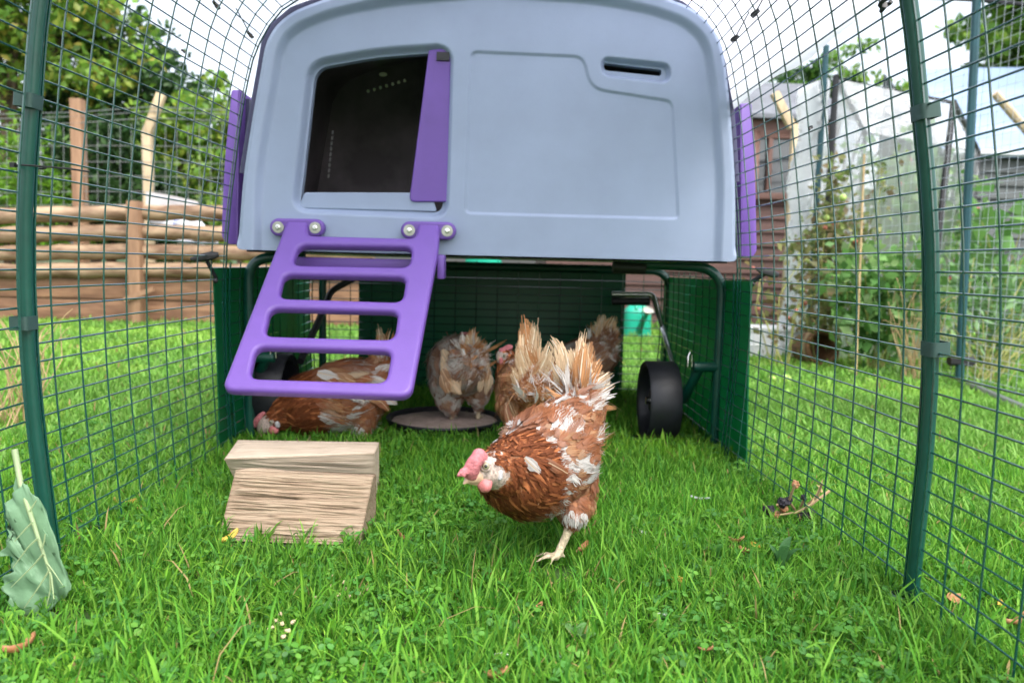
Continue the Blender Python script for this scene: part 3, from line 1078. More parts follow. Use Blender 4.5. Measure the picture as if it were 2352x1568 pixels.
# things at the foot of the polythene
mb = MB()
a, b = at(1722, 768, 3.95), at(1845, 838, 3.95)
cx, w_, h_ = (a.x + b.x) / 2, b.x - a.x, .155
for z, s in ((h_ * .5, (w_ * .96, .2, h_ * .9)),):
    mb.box((cx, 4.05, z), s)
mb.box((cx, 4.05, h_ * .97), (w_, .22, .022))
mb.box((cx, 4.05, h_ * .45), (w_ * .98, .212, .014))
for k in range(6):
    mb.box((cx - w_ * .42 + k * w_ * .168, 3.944, h_ * .5), (.012, .012, h_ * .8))
tag(mb.build('storage_box', M['crate'], origin=(cx, 4.05, 0), bevel=.008), 'white ribbed plastic box on the grass below the polythene sheet', 'box')
c = gr(1893, 846)
bk = empty('old_basket', (c.x, c.y + .12, 0), 'dark brown weathered wooden tub lying on its side beside the white box', 'tub')
mb = MB()
axx = Vector((.15, -1, .12)).normalized()
cc = Vector((c.x, c.y + .12, .085))
mb.lathe(cc, axx, [(.07, -.1), (.085, -.02), (.088, .07), (.08, .075), (.066, .068), (.06, -.06), (.0, -.062)], 20)
mb.lathe(cc, axx, [(.0, -.1), (.07, -.1)], 20)
mb.build('staves', M['basket'], bk)
MB().lathe(cc, axx, [(.089, .03), (.091, .045), (.089, .058)], 20).build('hoop', M['twig'], bk)

# plants on the right
def plant(name, label, cat, px, Y, h_, spread, nst, nleaf, lsize, cols, seed, stem='stem', fruit=None, nfruit=0, frsize=.012, aspect=.6, lean=.25, stem_r=.004, group='plants between the run and the polytunnel'):
    r = random.Random(seed)
    x = X(px, Y)
    t = empty(name, (x, Y, 0), label, cat, group)
    st, fr = MB(), []
    pts = []
    for k in range(nst):
        a_ = r.uniform(0, 6.28)
        tip = Vector((x + math.cos(a_) * spread * r.uniform(.3, 1), Y + math.sin(a_) * spread * .6 * r.uniform(.3, 1), h_ * r.uniform(.6, 1.05)))
        b_ = Vector((x + r.uniform(-.06, .06), Y + r.uniform(-.05, .05), 0))
        mid = b_.lerp(tip, .55) + Vector((r.uniform(-lean, lean) * .3, 0, h_ * .1))
        path = [b_.lerp(mid, i / 4) for i in range(4)] + [mid.lerp(tip, i / 4) + Vector((0, 0, .05 * h_ * math.sin(i / 4 * 3.14))) for i in range(5)]
        st.tube(path, [stem_r * (1 - .07 * i) for i in range(len(path))], 5)
        for i in range(2, len(path)):
            pts += [] if nleaf == 0 else [tuple(path[i] + Vector((r.gauss(0, 1), r.gauss(0, 1), r.gauss(0, .8))) * lsize * 1.0) for _ in range(max(1, nleaf // (nst * 6)))]
        for i in range(nfruit // nst):
            q = path[r.randint(3, len(path) - 1)] + Vector((r.uniform(-.05, .05), r.uniform(-.05, .02), r.uniform(-.05, .02)))
            fr.append((q, frsize * r.uniform(.8, 1.2)))
    st.build('stems', M[stem], t)
    if pts:
        V, tri, c_ = leaf_cloud(np.array(pts) - np.array([x, Y, 0]), lsize, cols, seed, .4, aspect=aspect)
        link('leaves', npmesh('leaves', V, [tri], c_), M['leaf'], t, smooth=False)
    for q, s_ in fr:
        MB().ball(q, s_, 6).build('fruit', M[fruit], t)


TOM = [(.22, .28, .09), (.28, .28, .11), (.17, .23, .08), (.26, .20, .11)]
RAS = [(.14, .31, .075), (.19, .37, .10), (.10, .24, .06), (.28, .43, .16)]
FERN = [(.18, .34, .13), (.24, .40, .18), (.13, .27, .09)]
plant('tomato_plant', 'straggly tomato plant with yellowing stems in front of the polythene', 'tomato plant', 1898, 3.78, .80, .15, 8, 560, .045, TOM, 61, fruit='tomato', nfruit=9, frsize=.011)
plant('tomato_plant', 'taller tomato plant with green fruit behind the wooden tub', 'tomato plant', 1945, 3.84, .95, .18, 8, 700, .042, TOM, 62, fruit='apple', nfruit=8, frsize=.017)
plant('dead_vine', 'withered leaning vine over the white box', 'vine', 1815, 3.6, .50, .20, 6, 80, .05, [(.20, .15, .07), (.16, .16, .06)], 63, fruit='tomato', nfruit=6, frsize=.010)
plant('raspberry_cane', 'hazy raspberry bush behind the tunnel film left of the right pole', 'raspberry bush', 2055, 4.25, 1.10, .28, 9, 620, .062, RAS, 64, fruit='berry', nfruit=9, aspect=.7)
plant('raspberry_cane', 'taller raspberry bush with red berries behind the dark cage pole', 'raspberry bush', 2165, 4.5, 1.25, .3, 9, 560, .06, RAS, 65, stem='cane', fruit='berry', nfruit=27, aspect=.7)
plant('pale_herb', 'low leafy herb at the foot of the raspberry bush left of the right pole', 'herb', 2035, 3.5, .56, .30, 14, 800, .06, RAS, 66, aspect=.7)
plant('fern', 'lush fern with arching pale fronds right of the dark cage pole', 'fern', 2300, 3.5, .52, .42, 14, 900, .055, FERN, 67, aspect=.35)
plant('rhubarb', 'broad-leaved rhubarb above the fern by the slatted wall', 'rhubarb', 2310, 4.0, .72, .34, 9, 160, .14, RAS[:3], 68, aspect=.9)
plant('dry_grass_tuft', 'tuft of straw-coloured long grass at the foot of the cage pole', 'grass tuft', 2120, 3.25, .42, .22, 26, 0, .05, RAS, 69, stem='cane', stem_r=.0022)
plant('dry_grass_tuft', 'clump of pale long grass under the fern', 'grass tuft', 2290, 3.2, .30, .30, 30, 0, .05, RAS, 70, stem='stem', stem_r=.0022)
plant('long_grass_tuft', 'pale bleached grass tuft outside the left mesh beside the left pole', 'grass tuft', 20, 2.0, .30, .22, 34, 0, .05, RAS, 71, stem='cane', stem_r=.0018, group='grass tufts outside the run')
mb = MB().tube([at(1965, 880, 3.3), at(1975, 620, 3.32), at(1985, 355, 3.35)], .005, 6)
tag(mb.build('bamboo_cane', M['cane'], origin=(X(1965, 3.3), 3.3, 0)), 'thin bamboo cane standing upright among the tomato plants', 'cane')
for i, (px, py, lb) in enumerate(((1958, 863, 'large green windfall apple on the lawn below the wooden tub'), (1806, 881, 'green windfall apple in the grass just below the white box'),
                                  (1773, 879, 'smaller windfall apple nearest the green windbreak sheet'), (1400 + 648, 850, 'pale windfall apple in the weeds left of the right pole'))):
    c = gr(px, py)
    mb = MB()
    R_ = .020 if i != 2 else .016
    mb.lathe(c + Vector((0, 0, R_ * .85)), (0.1, -.3, 1), [(.0, -R_ * .8), (R_ * .5, -R_ * .92), (R_ * .9, -R_ * .5), (R_, .1 * R_), (R_ * .75, R_ * .75), (R_ * .3, R_ * .88), (0, R_ * .7)], 16)
    mb.tube([c + Vector((0, 0, R_ * 1.5)), c + Vector((.006, -.004, R_ * 2.1))], .0016, 5)
    tag(mb.build('windfall_apple', M['apple'], origin=c), lb, 'apple', 'windfall apples on the lawn')

# turquoise watering can behind the run
c = gr(1468, 778)
wc = empty('watering_can', (c.x, c.y, 0), 'turquoise plastic watering can standing on the lawn behind the run', 'watering can')
mb = MB()
W2, Hc = .088 * c.y / 4.926, .215
prof = []
for k in range(15):
    t = k / 14
    z = Hc * t
    s = (1 - .06 * t) * (1 if t < .72 else math.sqrt(max(0.02, 1 - ((t - .72) / .30) ** 2)))
    prof.append((z, s))
vs, fs, n = [], [], 28
for z, s in prof:
    for k in range(n):
        an = 2 * math.pi * k / n
        ca, sa = math.cos(an), math.sin(an)
        vs.append((c.x + W2 * s * math.copysign(abs(ca) ** .6, ca), c.y + .1 + .085 * s * math.copysign(abs(sa) ** .6, sa), z))
for i in range(len(prof) - 1):
    for k in range(n):
        fs.append((i * n + k, i * n + (k + 1) % n, (i + 1) * n + (k + 1) % n, (i + 1) * n + k))
fs.append(tuple(range((len(prof) - 1) * n, len(prof) * n)))
mb.add(vs, fs).build('body', M['turq'], wc)
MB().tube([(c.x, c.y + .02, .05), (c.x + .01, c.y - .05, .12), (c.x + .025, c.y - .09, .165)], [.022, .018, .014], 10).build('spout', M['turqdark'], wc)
MB().lathe((c.x + .028, c.y - .1, .175), (.15, -.6, .8), [(.013, -.01), (.034, .012), (.034, .018), (0, .024)], 20).build('rose', M['washer'], wc)
MB().tube([(c.x - .02, c.y + .03, Hc - .03), (c.x - .012, c.y + .05, Hc + .025), (c.x - .012, c.y + .13, Hc + .02), (c.x - .02, c.y + .17, .1)], .012, 8).build('handle', M['turq'], wc)
c = at(1110, 606, 4.6)
pot = MB().lathe((c.x, 4.6, 0), (0, 0, 1), [(.0, .0), (.075, .0), (.095, c.z - .02), (.106, c.z - .02), (.106, c.z + .03), (.09, c.z + .03), (.085, .05), (0, .05)], 28)
tag(pot.build('plant_tub', M['turq'], origin=(c.x, 4.6, 0)), 'green plastic tub glimpsed under the middle of the coop', 'tub')
# ------------------------------------------------------------------ the coop
YC = 1.76
coop = empty('chicken_coop', (RUN_X, YC, 0.46), 'raised moulded grey and purple chicken coop at the end of the run', 'chicken coop')
CO = Vector(coop.location)


def c2(px, py, Y=YC):
    p = at(px, py, Y)
    return (p.x, p.z)


def poly_sdf(P, poly):
    """signed distance of 2D points to a closed polygon, negative inside"""
    d = np.full(len(P), 1e9)
    inside = np.zeros(len(P), bool)
    n = len(poly)
    for i in range(n):
        a, b = np.array(poly[i]), np.array(poly[(i + 1) % n])
        e, q = b - a, P - a
        t = np.clip((q @ e) / max(e @ e, 1e-12), 0, 1)
        d = np.minimum(d, np.linalg.norm(q - t[:, None] * e, axis=1))
        c = ((a[1] <= P[:, 1]) & (b[1] > P[:, 1])) | ((b[1] <= P[:, 1]) & (a[1] > P[:, 1]))
        with np.errstate(divide='ignore', invalid='ignore'):
            xi = a[0] + (P[:, 1] - a[1]) / (b[1] - a[1]) * e[0]
        inside ^= c & (P[:, 0] < xi)
    return np.where(inside, -d, d)


def smooth01(x):
    x = np.clip(x, 0, 1)
    return x * x * (3 - 2 * x)


outer_px = [(543, 573), (556, 400), (578, 260), (597, 155), (606, 100), (628, 58), (668, 24), (760, -12), (900, -38), (1140, -58), (1380, -40), (1510, -16),
            (1592, 14), (1640, 56), (1662, 102), (1673, 170), (1684, 300), (1692, 420), (1692, 601)]
OUT = [c2(*p) for p in outer_px]
OUTR = round_poly(OUT, [.012, .05, .05, .03, .03, .03, .03, .05, .05, .05, .05, .05, .03, .03, .03, .05, .05, .05, .012], 4)
DOOR = round_poly([c2(716, 148), c2(860, 122), c2(1026, 110), c2(1014, 486), c2(680, 472)], [.03, .05, .03, .022, .022], 6)
INNER = round_poly([c2(1078, 110), c2(1345, 122), c2(1362, 196), c2(1552, 226), c2(1566, 505), c2(1064, 492)], [.02, .025, .03, .02, .016, .018], 6)
SLOTP = round_poly([c2(1386, 130), c2(1540, 146), c2(1540, 183), c2(1388, 166)], .016, 6)
SLOTH = round_poly([c2(1391, 136), c2(1528, 152), c2(1526, 167), c2(1392, 153)], .008, 5)

cxo0 = sum(p[0] for p in OUT) / len(OUT)
xs = np.arange(min(p[0] for p in OUT) - .006, max(p[0] for p in OUT) + .006, .0021)
zs = np.arange(min(p[1] for p in OUT) - .006, max(p[1] for p in OUT) + .006, .0021)
GX, GZ = np.meshgrid(xs, zs)
P2 = np.stack([GX.ravel(), GZ.ravel()], 1)
so, sdr, si, sp, sh_ = (poly_sdf(P2, q) for q in (OUTR, DOOR, INNER, SLOTP, SLOTH))
depth = np.zeros(len(P2))
so_up = poly_sdf(P2, round_poly([(p[0], p[1] - (.4 if p[1] < .5 else 0)) for p in OUT], [.012, .05, .05, .03, .03, .03, .03, .05, .05, .05, .05, .05, .03, .03, .03, .05, .05, .05, .012], 4))
depth += 0.016 * smooth01((-so_up - .024) / .020)                      # raised rim round the moulding
depth += 0.010 * (1 - smooth01((-so) / .010)) * smooth01((P2[:, 1] - .475) / .03)                       # rolled outer edge
depth += 0.0042 * smooth01((-si) / .007)                            # shallow inner panel
depth += 0.020 * (1 - smooth01((sdr) / .017))                       # lip turning into the doorway
depth += 0.018 * smooth01((-sp + .006) / .010)                      # vent pocket
nx, nz = len(xs), len(zs)
cell = np.arange(nx * nz).reshape(nz, nx)
quad = np.stack([cell[:-1, :-1], cell[:-1, 1:], cell[1:, 1:], cell[1:, :-1]], -1).reshape(-1, 4)
hole = np.maximum(np.maximum(so, -sdr), -sh_)                      # < 0 where there is plastic
keep = hole[quad].mean(1) < 0
quad = quad[keep]
used = np.unique(quad)
cnt = np.bincount(quad.ravel(), minlength=nx * nz)
rim = used[cnt[used] < 4]


def fields(Q):
    return np.maximum(np.maximum(poly_sdf(Q, OUTR), -poly_sdf(Q, DOOR)), -poly_sdf(Q, SLOTH))


Q = P2[rim].copy()
for _ in range(3):                                                   # pull the cut edge onto the true outline
    h0 = fields(Q)
    e = 4e-4
    g = np.stack([(fields(Q + [e, 0]) - fields(Q - [e, 0])) / (2 * e), (fields(Q + [0, e]) - fields(Q - [0, e])) / (2 * e)], 1)
    g2 = np.maximum((g * g).sum(1, keepdims=True), .2)
    Q -= np.clip(h0[:, None] * g / g2, -.003, .003)
P2[rim] = Q
remap = np.full(nx * nz, -1)
remap[used] = np.arange(len(used))
V = np.stack([P2[used, 0], YC + depth[used], P2[used, 1]], 1)
quad = remap[quad]
rimset = np.zeros(len(used), bool)
rimset[remap[rim]] = True
# skirt: carry the cut edges 18 mm back so that the wall has its moulded thickness
ed = np.concatenate([quad[:, [0, 1]], quad[:, [1, 2]], quad[:, [2, 3]], quad[:, [3, 0]]])
key = np.sort(ed, 1)
_, first, c_ = np.unique(key, axis=0, return_index=True, return_counts=True)
be = ed[first[c_ == 1]]
bv = np.unique(be)
bmap = np.full(len(V), -1)
bmap[bv] = len(V) + np.arange(len(bv))
Vb = V[bv] + np.array([0, .020, 0])
sk = np.stack([be[:, 1], be[:, 0], bmap[be[:, 0]], bmap[be[:, 1]]], 1)
V = np.concatenate([V, Vb]) - np.array(CO)
me = npmesh('front_panel', V, [quad, sk])
fp = link('front_panel', me, M['grey'], coop)
me.set_sharp_from_angle(angle=math.radians(62))

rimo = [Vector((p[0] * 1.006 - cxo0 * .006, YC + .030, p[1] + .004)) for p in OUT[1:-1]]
MB().tube(rimo, .0125, 10).build('rim_shade', M['gap_shade'], coop)  # added dark tube painting the shade where the shell meets the front
# shell behind the front: side skins, roof, floor; dark inside
YB2 = 2.66
cxo = sum(p[0] for p in OUT) / len(OUT)
sh_in = [(p[0] * .955 + cxo * .045, p[1] - (.008 if p[1] > .6 else -.012)) for p in OUT]
sh_out = [(p[0] * .972 + cxo * .028, p[1] - .004) for p in OUT]
n = len(OUT)
mb = MB()
vs = [(x, YC + .020, z) for x, z in sh_out] + [(x, YB2, z) for x, z in sh_out]
mb.add(vs, [(i, i + n, (i + 1) % n + n, (i + 1) % n) for i in range(n)])
mb.build('shell', M['white_roof'], coop)
mb = MB()
vs = [(x, YC + .024, z) for x, z in sh_in] + [(x, YB2 - .01, z) for x, z in sh_in]
mb.add(vs, [(i, (i + 1) % n, (i + 1) % n + n, i + n) for i in range(n)])
mb.build('lining', M['dark'], coop)
YRW = 2.36
# rear wall with a row of round vent holes and a tall gap at its left side
rear = [(p[0] * .968 + cxo * .032, p[1] - .003) for p in OUT]
holes = []
for k in range(7):
    px, py = 846 + k * 14.0, 210 - k * 4.0
    x, z = c2(px, py, YRW)
    holes.append([(x + .0045 * math.cos(a), z + .0045 * math.sin(a)) for a in np.linspace(0, 2 * math.pi, 10, endpoint=False)])
x, z = c2(880, 172, YRW)
holes.append([(x + .012 * math.cos(a), z + .006 * math.sin(a)) for a in np.linspace(0, 2 * math.pi, 12, endpoint=False)])
for k in range(9):
    ya, yb = 300 + k * 12.5, 309 + k * 12.5
    holes.append([c2(763 - k * 1.2, ya, YRW), c2(767 - k * 1.2, ya, YRW), c2(766 - k * 1.2, yb, YRW), c2(762 - k * 1.2, yb, YRW)])
pm = Matrix(((1, 0, 0, -CO.x), (0, 0, -1, YRW - CO.y), (0, 1, 0, -CO.z), (0, 0, 0, 1)))
plate('rear_wall', [rear] + holes, .004, .0005, M['dark'], coop, pm, 0)
# floor tray lip seen through the doorway, and a perch frame
mb = MB()
lip = round_poly([c2(700, 442, YC + .035), c2(990, 443, YC + .035), c2(1004, 486, YC + .035), c2(686, 478, YC + .035)], .006, 3)
plate('tray_lip', [lip], .006, .002, M['grey'], coop, Matrix(((1, 0, 0, -CO.x), (0, 0, -1, YC + .035 - CO.y), (0, 1, 0, -CO.z), (0, 0, 0, 1))))
mb = MB()
fl = [at(640, 480, YC + .03), at(1640, 500, YC + .03)]
mb.box(((fl[0].x + fl[1].x) / 2, 2.2, .512), (fl[1].x - fl[0].x - .06, .84, .02))
mb.build('floor_tray', M['dark'], coop)
mb = MB()
for (a, b) in (((802, 243), (872, 224)), ((815, 246), (822, 268)), ((850, 235), (856, 258))):
    mb.tube([at(*a, 2.4), at(*b, 2.4)], .004, 6)
mb.build('perch_rail', M['clip'], coop)
# purple sliding door, half open
pts = [c2(985, 117, YC + .031), c2(1036, 110, YC + .031), c2(1030, 464, YC + .031), c2(940, 464, YC + .031)]
dr = round_poly(pts, [.004, .004, .004, .014], 5)
plate('sliding_door', [dr], .010, .003, M['purple'], coop, Matrix(((1, 0, 0, -CO.x), (0, 0, -1, YC + .031 - CO.y), (0, 1, 0, -CO.z), (0, 0, 0, 1))))
a, b = at(1003, 120, YC + .024), at(1032, 140, YC + .024)
MB().box(((a.x + b.x) / 2, YC + .0235, (a.z + b.z) / 2), (b.x - a.x, .004, a.z - b.z)).build('door_catch', M['black'], coop)
# purple side flaps
for (q6, nm) in ((((531, 206), (551, 206), (546, 561), (522, 562), (508, 545), (513, 390)), 'purple flap on the fence side'),
                 (((1727, 236), (1699, 238), (1703, 592), (1727, 593), (1739, 578), (1735, 390)), 'purple flap on the shed side')):
    s = -1 if q6[0][0] < 1000 else 1
    P6 = [at(*q, YC + .05) for q in q6]
    p0, p1 = P6[1], P6[2]
    sec = round_poly([(p.x, p.z) for p in P6], [.006, .004, .004, .012, .012, .08], 4)
    if s < 0:
        sec = sec[::-1]
    k = len(sec)
    mb = MB()
    mb.add([(x, YC + .05, z) for x, z in sec] + [(x, YB2 - .08, z) for x, z in sec],
           [(i, i + k, (i + 1) % k + k, (i + 1) % k) for i in range(k)] + [tuple(range(k)), tuple(range(2 * k - 1, k - 1, -1))])
    mb.build('side_flap', M['purple'], coop, bevel=.004)['label'] = nm
    # added dark block painting the shadow in the gap between flap and coop
    xm = (p1.x + p0.x) / 2 - s * .01
    MB().box((p1.x - s * .010, 2.22, (p0.z + p1.z) / 2), (.014, .74, (p0.z - p1.z) * .93)).build('flap_gap_shade', M['gap_shade'], coop)

# ------------------------------------------------------------------ the ladder, bolted to the front panel
Lt0 = at(830, 520, YC - .014)
lt_b = at(726, 893, 1.455)
LU = Vector((1, 0, 0.0))
LU = (at(1008, 515, YC - .014) - at(655, 508, YC - .014)).normalized()
LV = (lt_b - Lt0)
LV = (LV - LU * LV.dot(LU)).normalized()
LN = LU.cross(LV).normalized()
if LN.y > 0:
    LN = -LN


def l2(zx, zy):                                                       # enlarged-view pixel -> ladder-plane coordinates
    p = onplane(459.4 + zx * .3662, 488.1 + zy * .3662, Lt0, LN) - Lt0
    return (p.dot(LU), p.dot(LV))


lad = empty('ladder', Lt0 - CO, None, None)
lad.parent = coop
lad['_o'] = tuple(Lt0)
lad['label'] = 'purple moulded ladder with four openings bolted under the doorway'
T = Matrix((LU, LV, LU.cross(LV))).transposed().to_4x4()
outl = round_poly([l2(*p) for p in ((545, 42), (680, 44), (672, 138), (1348, 156), (1366, 60), (1503, 62), (1500, 200), (1324, 1150), (128, 1108))],
                  [.004, .006, .014, .014, .006, .004, .06, .026, .024], 7)
hol = []
for q in (((620, 196), (1330, 208), (1312, 338), (578, 325)), ((525, 380), (1293, 398), (1268, 556), (492, 532)), ((440, 592), (1244, 614), (1216, 792), (400, 768)), ((350, 836), (1203, 862), (1165, 1062), (306, 1034))):
    hol.append(round_poly([l2(*p) for p in q], .020, 7))
plate('rungs', [outl] + hol, .024, .0085, M['purple'], lad, Matrix.Translation(-LN * .012) @ T, 4)
for (xa, xb, ya) in ((497, 728, 93), (1316, 1552, 112)):
    A_, B_ = (459.4 + xa * .3662, 488.1 + ya * .3662), (459.4 + xb * .3662, 488.1 + (ya + 4) * .3662)
    a, b = at(*A_, YC), at(*B_, YC)
    r_ = .0195
    ol = [(a.x + r_ * math.cos(t), a.z + r_ * math.sin(t)) for t in np.linspace(math.pi / 2, 1.5 * math.pi, 14)] + \
         [(b.x + r_ * math.cos(t), b.z + r_ * math.sin(t)) for t in np.linspace(-math.pi / 2, math.pi / 2, 14)]
    plate('bracket', [ol], .024, .005, M['purple'], lad, Matrix(((1, 0, 0, -Lt0.x), (0, 0, -1, YC + .004 - Lt0.y), (0, 1, 0, -Lt0.z), (0, 0, 0, 1))))
    for q in (a, b):
        MB().lathe((q.x, YC - .0085, q.z), (0, -1, 0), [(.0125, 0), (.0125, .0022), (.0045, .0024)], 24).build('washer', M['washer'], lad)
        MB().lathe((q.x, YC - .0105, q.z), (0, -1, 0), [(.0062, 0), (.0055, .0030), (.0030, .0036), (.0028, .0018), (0, .0018)], 16).build('bolt', M['chrome'], lad)
pA, pB = at(1003, 590, YC - .05), at(1010, 636, YC - .05)
mb = MB().box((pA + pB) / 2 + Vector((.006, .02, 0)), (.016, .06, abs(pA.z - pB.z) + .01))
mb.build('hinge_lug', M['purple'], lad, bevel=.005)
pA, pB = at(620, 560, YC - .05), at(690, 610, YC - .02)
a, b = at(660, 603, YC + .0), at(985, 612, YC + .0)
MB().box((a + b) / 2 + Vector((0, .02, 0)), ((b - a).length, .02, .028)).build('cross_bar', M['purple'], lad, bevel=.006)

# ------------------------------------------------------------------ the stand: bent tube frames, wheels, lifting handle
st = empty('coop_stand', (RUN_X, 2.25, 0), 'green tubular stand with big black wheels carrying the coop', 'stand')


def arc_path(pts, r, n=8):
    P = [Vector(p) for p in pts]
    out = [P[0]]
    for i in range(1, len(P) - 1):
        a, b, c = P[i - 1], P[i], P[i + 1]
        u, v = (a - b), (c - b)
        rr = min(r, u.length * .45, v.length * .45)
        p0, p1 = b + u.normalized() * rr, b + v.normalized() * rr
        for j in range(n + 1):
            t = j / n
            out.append((1 - t) ** 2 * p0 + 2 * t * (1 - t) * b + t * t * p1)
    out.append(P[-1])
    return out


YL = 1.925
xl_, xr_ = at(572, 800, YL).x, at(1652, 800, YL).x
zt_ = at(1610, 613, YL).z
ztl = at(620, 592, YL).z
xi_l, xi_r = at(700, 592, YL).x, at(1440, 612, YL).x
MB().tube(arc_path([(xl_, YL, 0), (xl_, YL, ztl), (xi_l, YL, ztl + .004)], .075), .0125, 14).build('leg_frame', M['green'], st)
MB().tube(arc_path([(xi_r, YL, zt_ + .004), (xr_, YL, zt_), (xr_, YL, 0)], .075), .0125, 14).build('leg_frame', M['green'], st)
YL2 = 2.58
x1_, x2_ = at(741, 700, YL2).x, at(1536, 700, YL2).x
MB().tube(arc_path([(x1_, YL2, 0), (x1_, YL2, .44), (x2_, YL2, .44), (x2_, YL2, 0)], .07), .0125, 12).build('leg_frame', M['green'], st)
a, b = at(1408, 611, YL), at(1482, 615, YL)
MB().tube([a, b], .0165, 12).build('rubber_sleeve', M['black'], st)
for sx, px, hub in ((1, 1529, 1455), (-1, 640, 700)):
    cxw = at(1527, 900, 1.95).x if sx > 0 else at(640, 860, 2.05).x
    R = .104
    cw = Vector((cxw, 2.02, R))
    wh = MB().lathe(cw, (1, 0, 0), [(R * .86, -.036), (R * .97, -.040), (R, -.035), (R, .035), (R * .97, .040), (R * .86, .036), (R * .82, .030), (R * .80, -.006), (R * .3, -.008), (R * .28, -.022), (R * .12, -.024), (0, -.024)], 48)
    wh.lathe(cw, (1, 0, 0), [(R * .86, -.036), (R * .82, -.028), (R * .80, .0), (R * .3, .0), (R * .28, -.022)], 48)
    wo = wh.build('wheel', M['wheel'], st)
    MB().lathe(cw + Vector((-.030 * sx, 0, 0)), (-sx, 0, 0), [(.010, -.008), (.010, .004), (0, .005)], 12).build('axle_nut', M['chrome'], wo)
    legx = xr_ if sx > 0 else xl_
    hz = at(1640, 843, YL).z
    MB().tube([(legx, YL, hz), (legx - sx * .062, YL, hz)], .0125, 12).build('axle_stub', M['green'], st)
    MB().tube([(legx - sx * .045, YL, hz), (cxw + sx * .058, 1.99, R + .01), (cxw + sx * .036, 2.02, R)], .0125, 12).build('wheel_arm', M['green'], st)
    q = Vector((legx - sx * .066, YL, hz))
    MB().tube([q + Vector((0, 0, 0)), q + Vector((-.002, 0, .03)), q + Vector((-.008, -.004, .036)), q + Vector((-.012, -.006, .028)), q + Vector((-.012, -.006, 0))], .0022, 6).build('locking_pin', M['chrome'], st)
hp = [at(1405, 676, 2.48), at(1500, 676, 2.48), at(1522, 752, 2.40), at(1536, 800, 2.20), at(1552, 850, 2.06)]
MB().tube(arc_path(hp, .02), .009, 10).build('lifting_handle', M['chrome'], st)
hp = [at(1405, 692, 2.48), at(1492, 692, 2.48)]
MB().tube(hp, .012, 10).build('handle_grip', M['black'], st)
hp = [at(812, 640, 2.48), at(760, 668, 2.45), at(735, 730, 2.30), at(690, 830, 2.08)]
MB().tube(arc_path(hp, .03), .010, 10).build('lifting_handle', M['black'], st)

# ------------------------------------------------------------------ the run: wire panels, poles, clips
PROF = [(.600, 0.0), (.606, .10), (.612, .20), (.614, .30), (.612, .40), (.606, .50), (.597, .58), (.587, .65), (.575, .74), (.562, .81), (.545, .88), (.520, .945),
        (.480, .995), (.425, 1.030), (.350, 1.052), (.24, 1.068), (.12, 1.077), (0, 1.080)]
PL = [0.0]
for (a, b) in zip(PROF[:-1], PROF[1:]):
    PL.append(PL[-1] + math.hypot(b[0] - a[0], b[1] - a[1]))
LTOT = PL[-1]


def prof_at(s, side, Y, off=0.0):
    """point of the arch at arc length s from the ground; side -1 left, +1 right"""
    s = max(0, min(LTOT, s))
    i = 0
    while i < len(PL) - 2 and PL[i + 1] < s:
        i += 1
    t = (s - PL[i]) / (PL[i + 1] - PL[i])
    h = PROF[i][0] * (1 - t) + PROF[i + 1][0] * t + off
    z = PROF[i][1] * (1 - t) + PROF[i + 1][1] * t + (off if s > .9 else 0)
    u = max(0.0, min(1.0, (Y - 1.1) / .65))
    lean = .014 * (1 - z / .45) * (1 - u)                             # the near end of the run stands slightly askew
    return Vector((-.045 + .012 * u + lean + side * h * (1.0 - .038 * u), Y, z))


DZ, DY = .0262, .070
WR = .00145


def mesh_panel(label, side, y0, y1, s0=0.0, s1=LTOT, dy=DY, phase=0.0, seed=0, edge=True):
    o = empty('mesh_panel', (RUN_X + side * .6, (y0 + y1) / 2, 0), label, 'mesh panel', 'welded wire panels of the run')
    mb = MB()
    k0, k1 = int(math.ceil((s0 - .008) / DZ)), int(s1 / DZ)
    rr = random.Random(seed)
    for k in range(k0, k1 + 1):
        s = .008 + k * DZ
        if s > s1:
            break
        jit = [rr.uniform(-.0012, .0012) for _ in range(5)]
        mb.tube([prof_at(s, side, y0 + (y1 - y0) * i / 4, jit[i]) for i in range(5)], WR, 6, cap=False)
    ys = []
    y = y0 + .012 + phase
    while y < y1 - .004:
        ys.append(y)
        y += dy
    m_ = 34
    for y in ys:
        mb.tube([prof_at(s0 + (s1 - s0) * i / m_, side, y, -.0022) for i in range(m_ + 1)], WR * 1.05, 6, cap=False)
    mb.build('wire_mesh', M['wire'], o)
    if edge:
        for y in (y0 + .004, y1 - .004):
            MB().tube([prof_at(s0 + (s1 - s0) * i / m_, side, y, -.004) for i in range(m_ + 1)], .0021, 6, cap=False).build('edge_wire', M['wire'], o)
    return o


YPL, YPR = 1.105, 1.015
mesh_panel('left wire mesh panel of the run between the pole and the coop', -1, YPL + .008, 1.80, phase=.03, seed=1)
mesh_panel('right wire mesh panel of the run between the pole and the coop', 1, YPR + .008, 1.80, phase=.045, seed=2)
mesh_panel('near left wire mesh panel on the camera side of the kale leaf pole', -1, .42, YPL - .022, phase=.02, seed=3)
mesh_panel('near right wire mesh panel at the right edge of the picture', 1, .42, YPR - .012, phase=.018, seed=4)
mesh_panel('left wire mesh panel under the coop inside the dark green windbreak', -1, 1.82, 2.64, 0, .44, seed=5)
mesh_panel('right wire mesh panel under the coop behind the black wheel', 1, 1.82, 2.64, 0, .44, seed=6)
o = empty('mesh_panel', (RUN_X, 2.65, 0), 'wire mesh panel closing the far end of the run under the coop', 'mesh panel', 'welded wire panels of the run')
mb = MB()
for k in range(18):
    mb.tube([(RUN_X - .6, 2.65, .008 + k * DZ), (RUN_X + .6, 2.65, .008 + k * DZ)], WR, 5, cap=False)
for k in range(18):
    mb.tube([(RUN_X - .6 + k * .0705, 2.648, 0), (RUN_X - .6 + k * .0705, 2.648, .46)], WR, 5, cap=False)
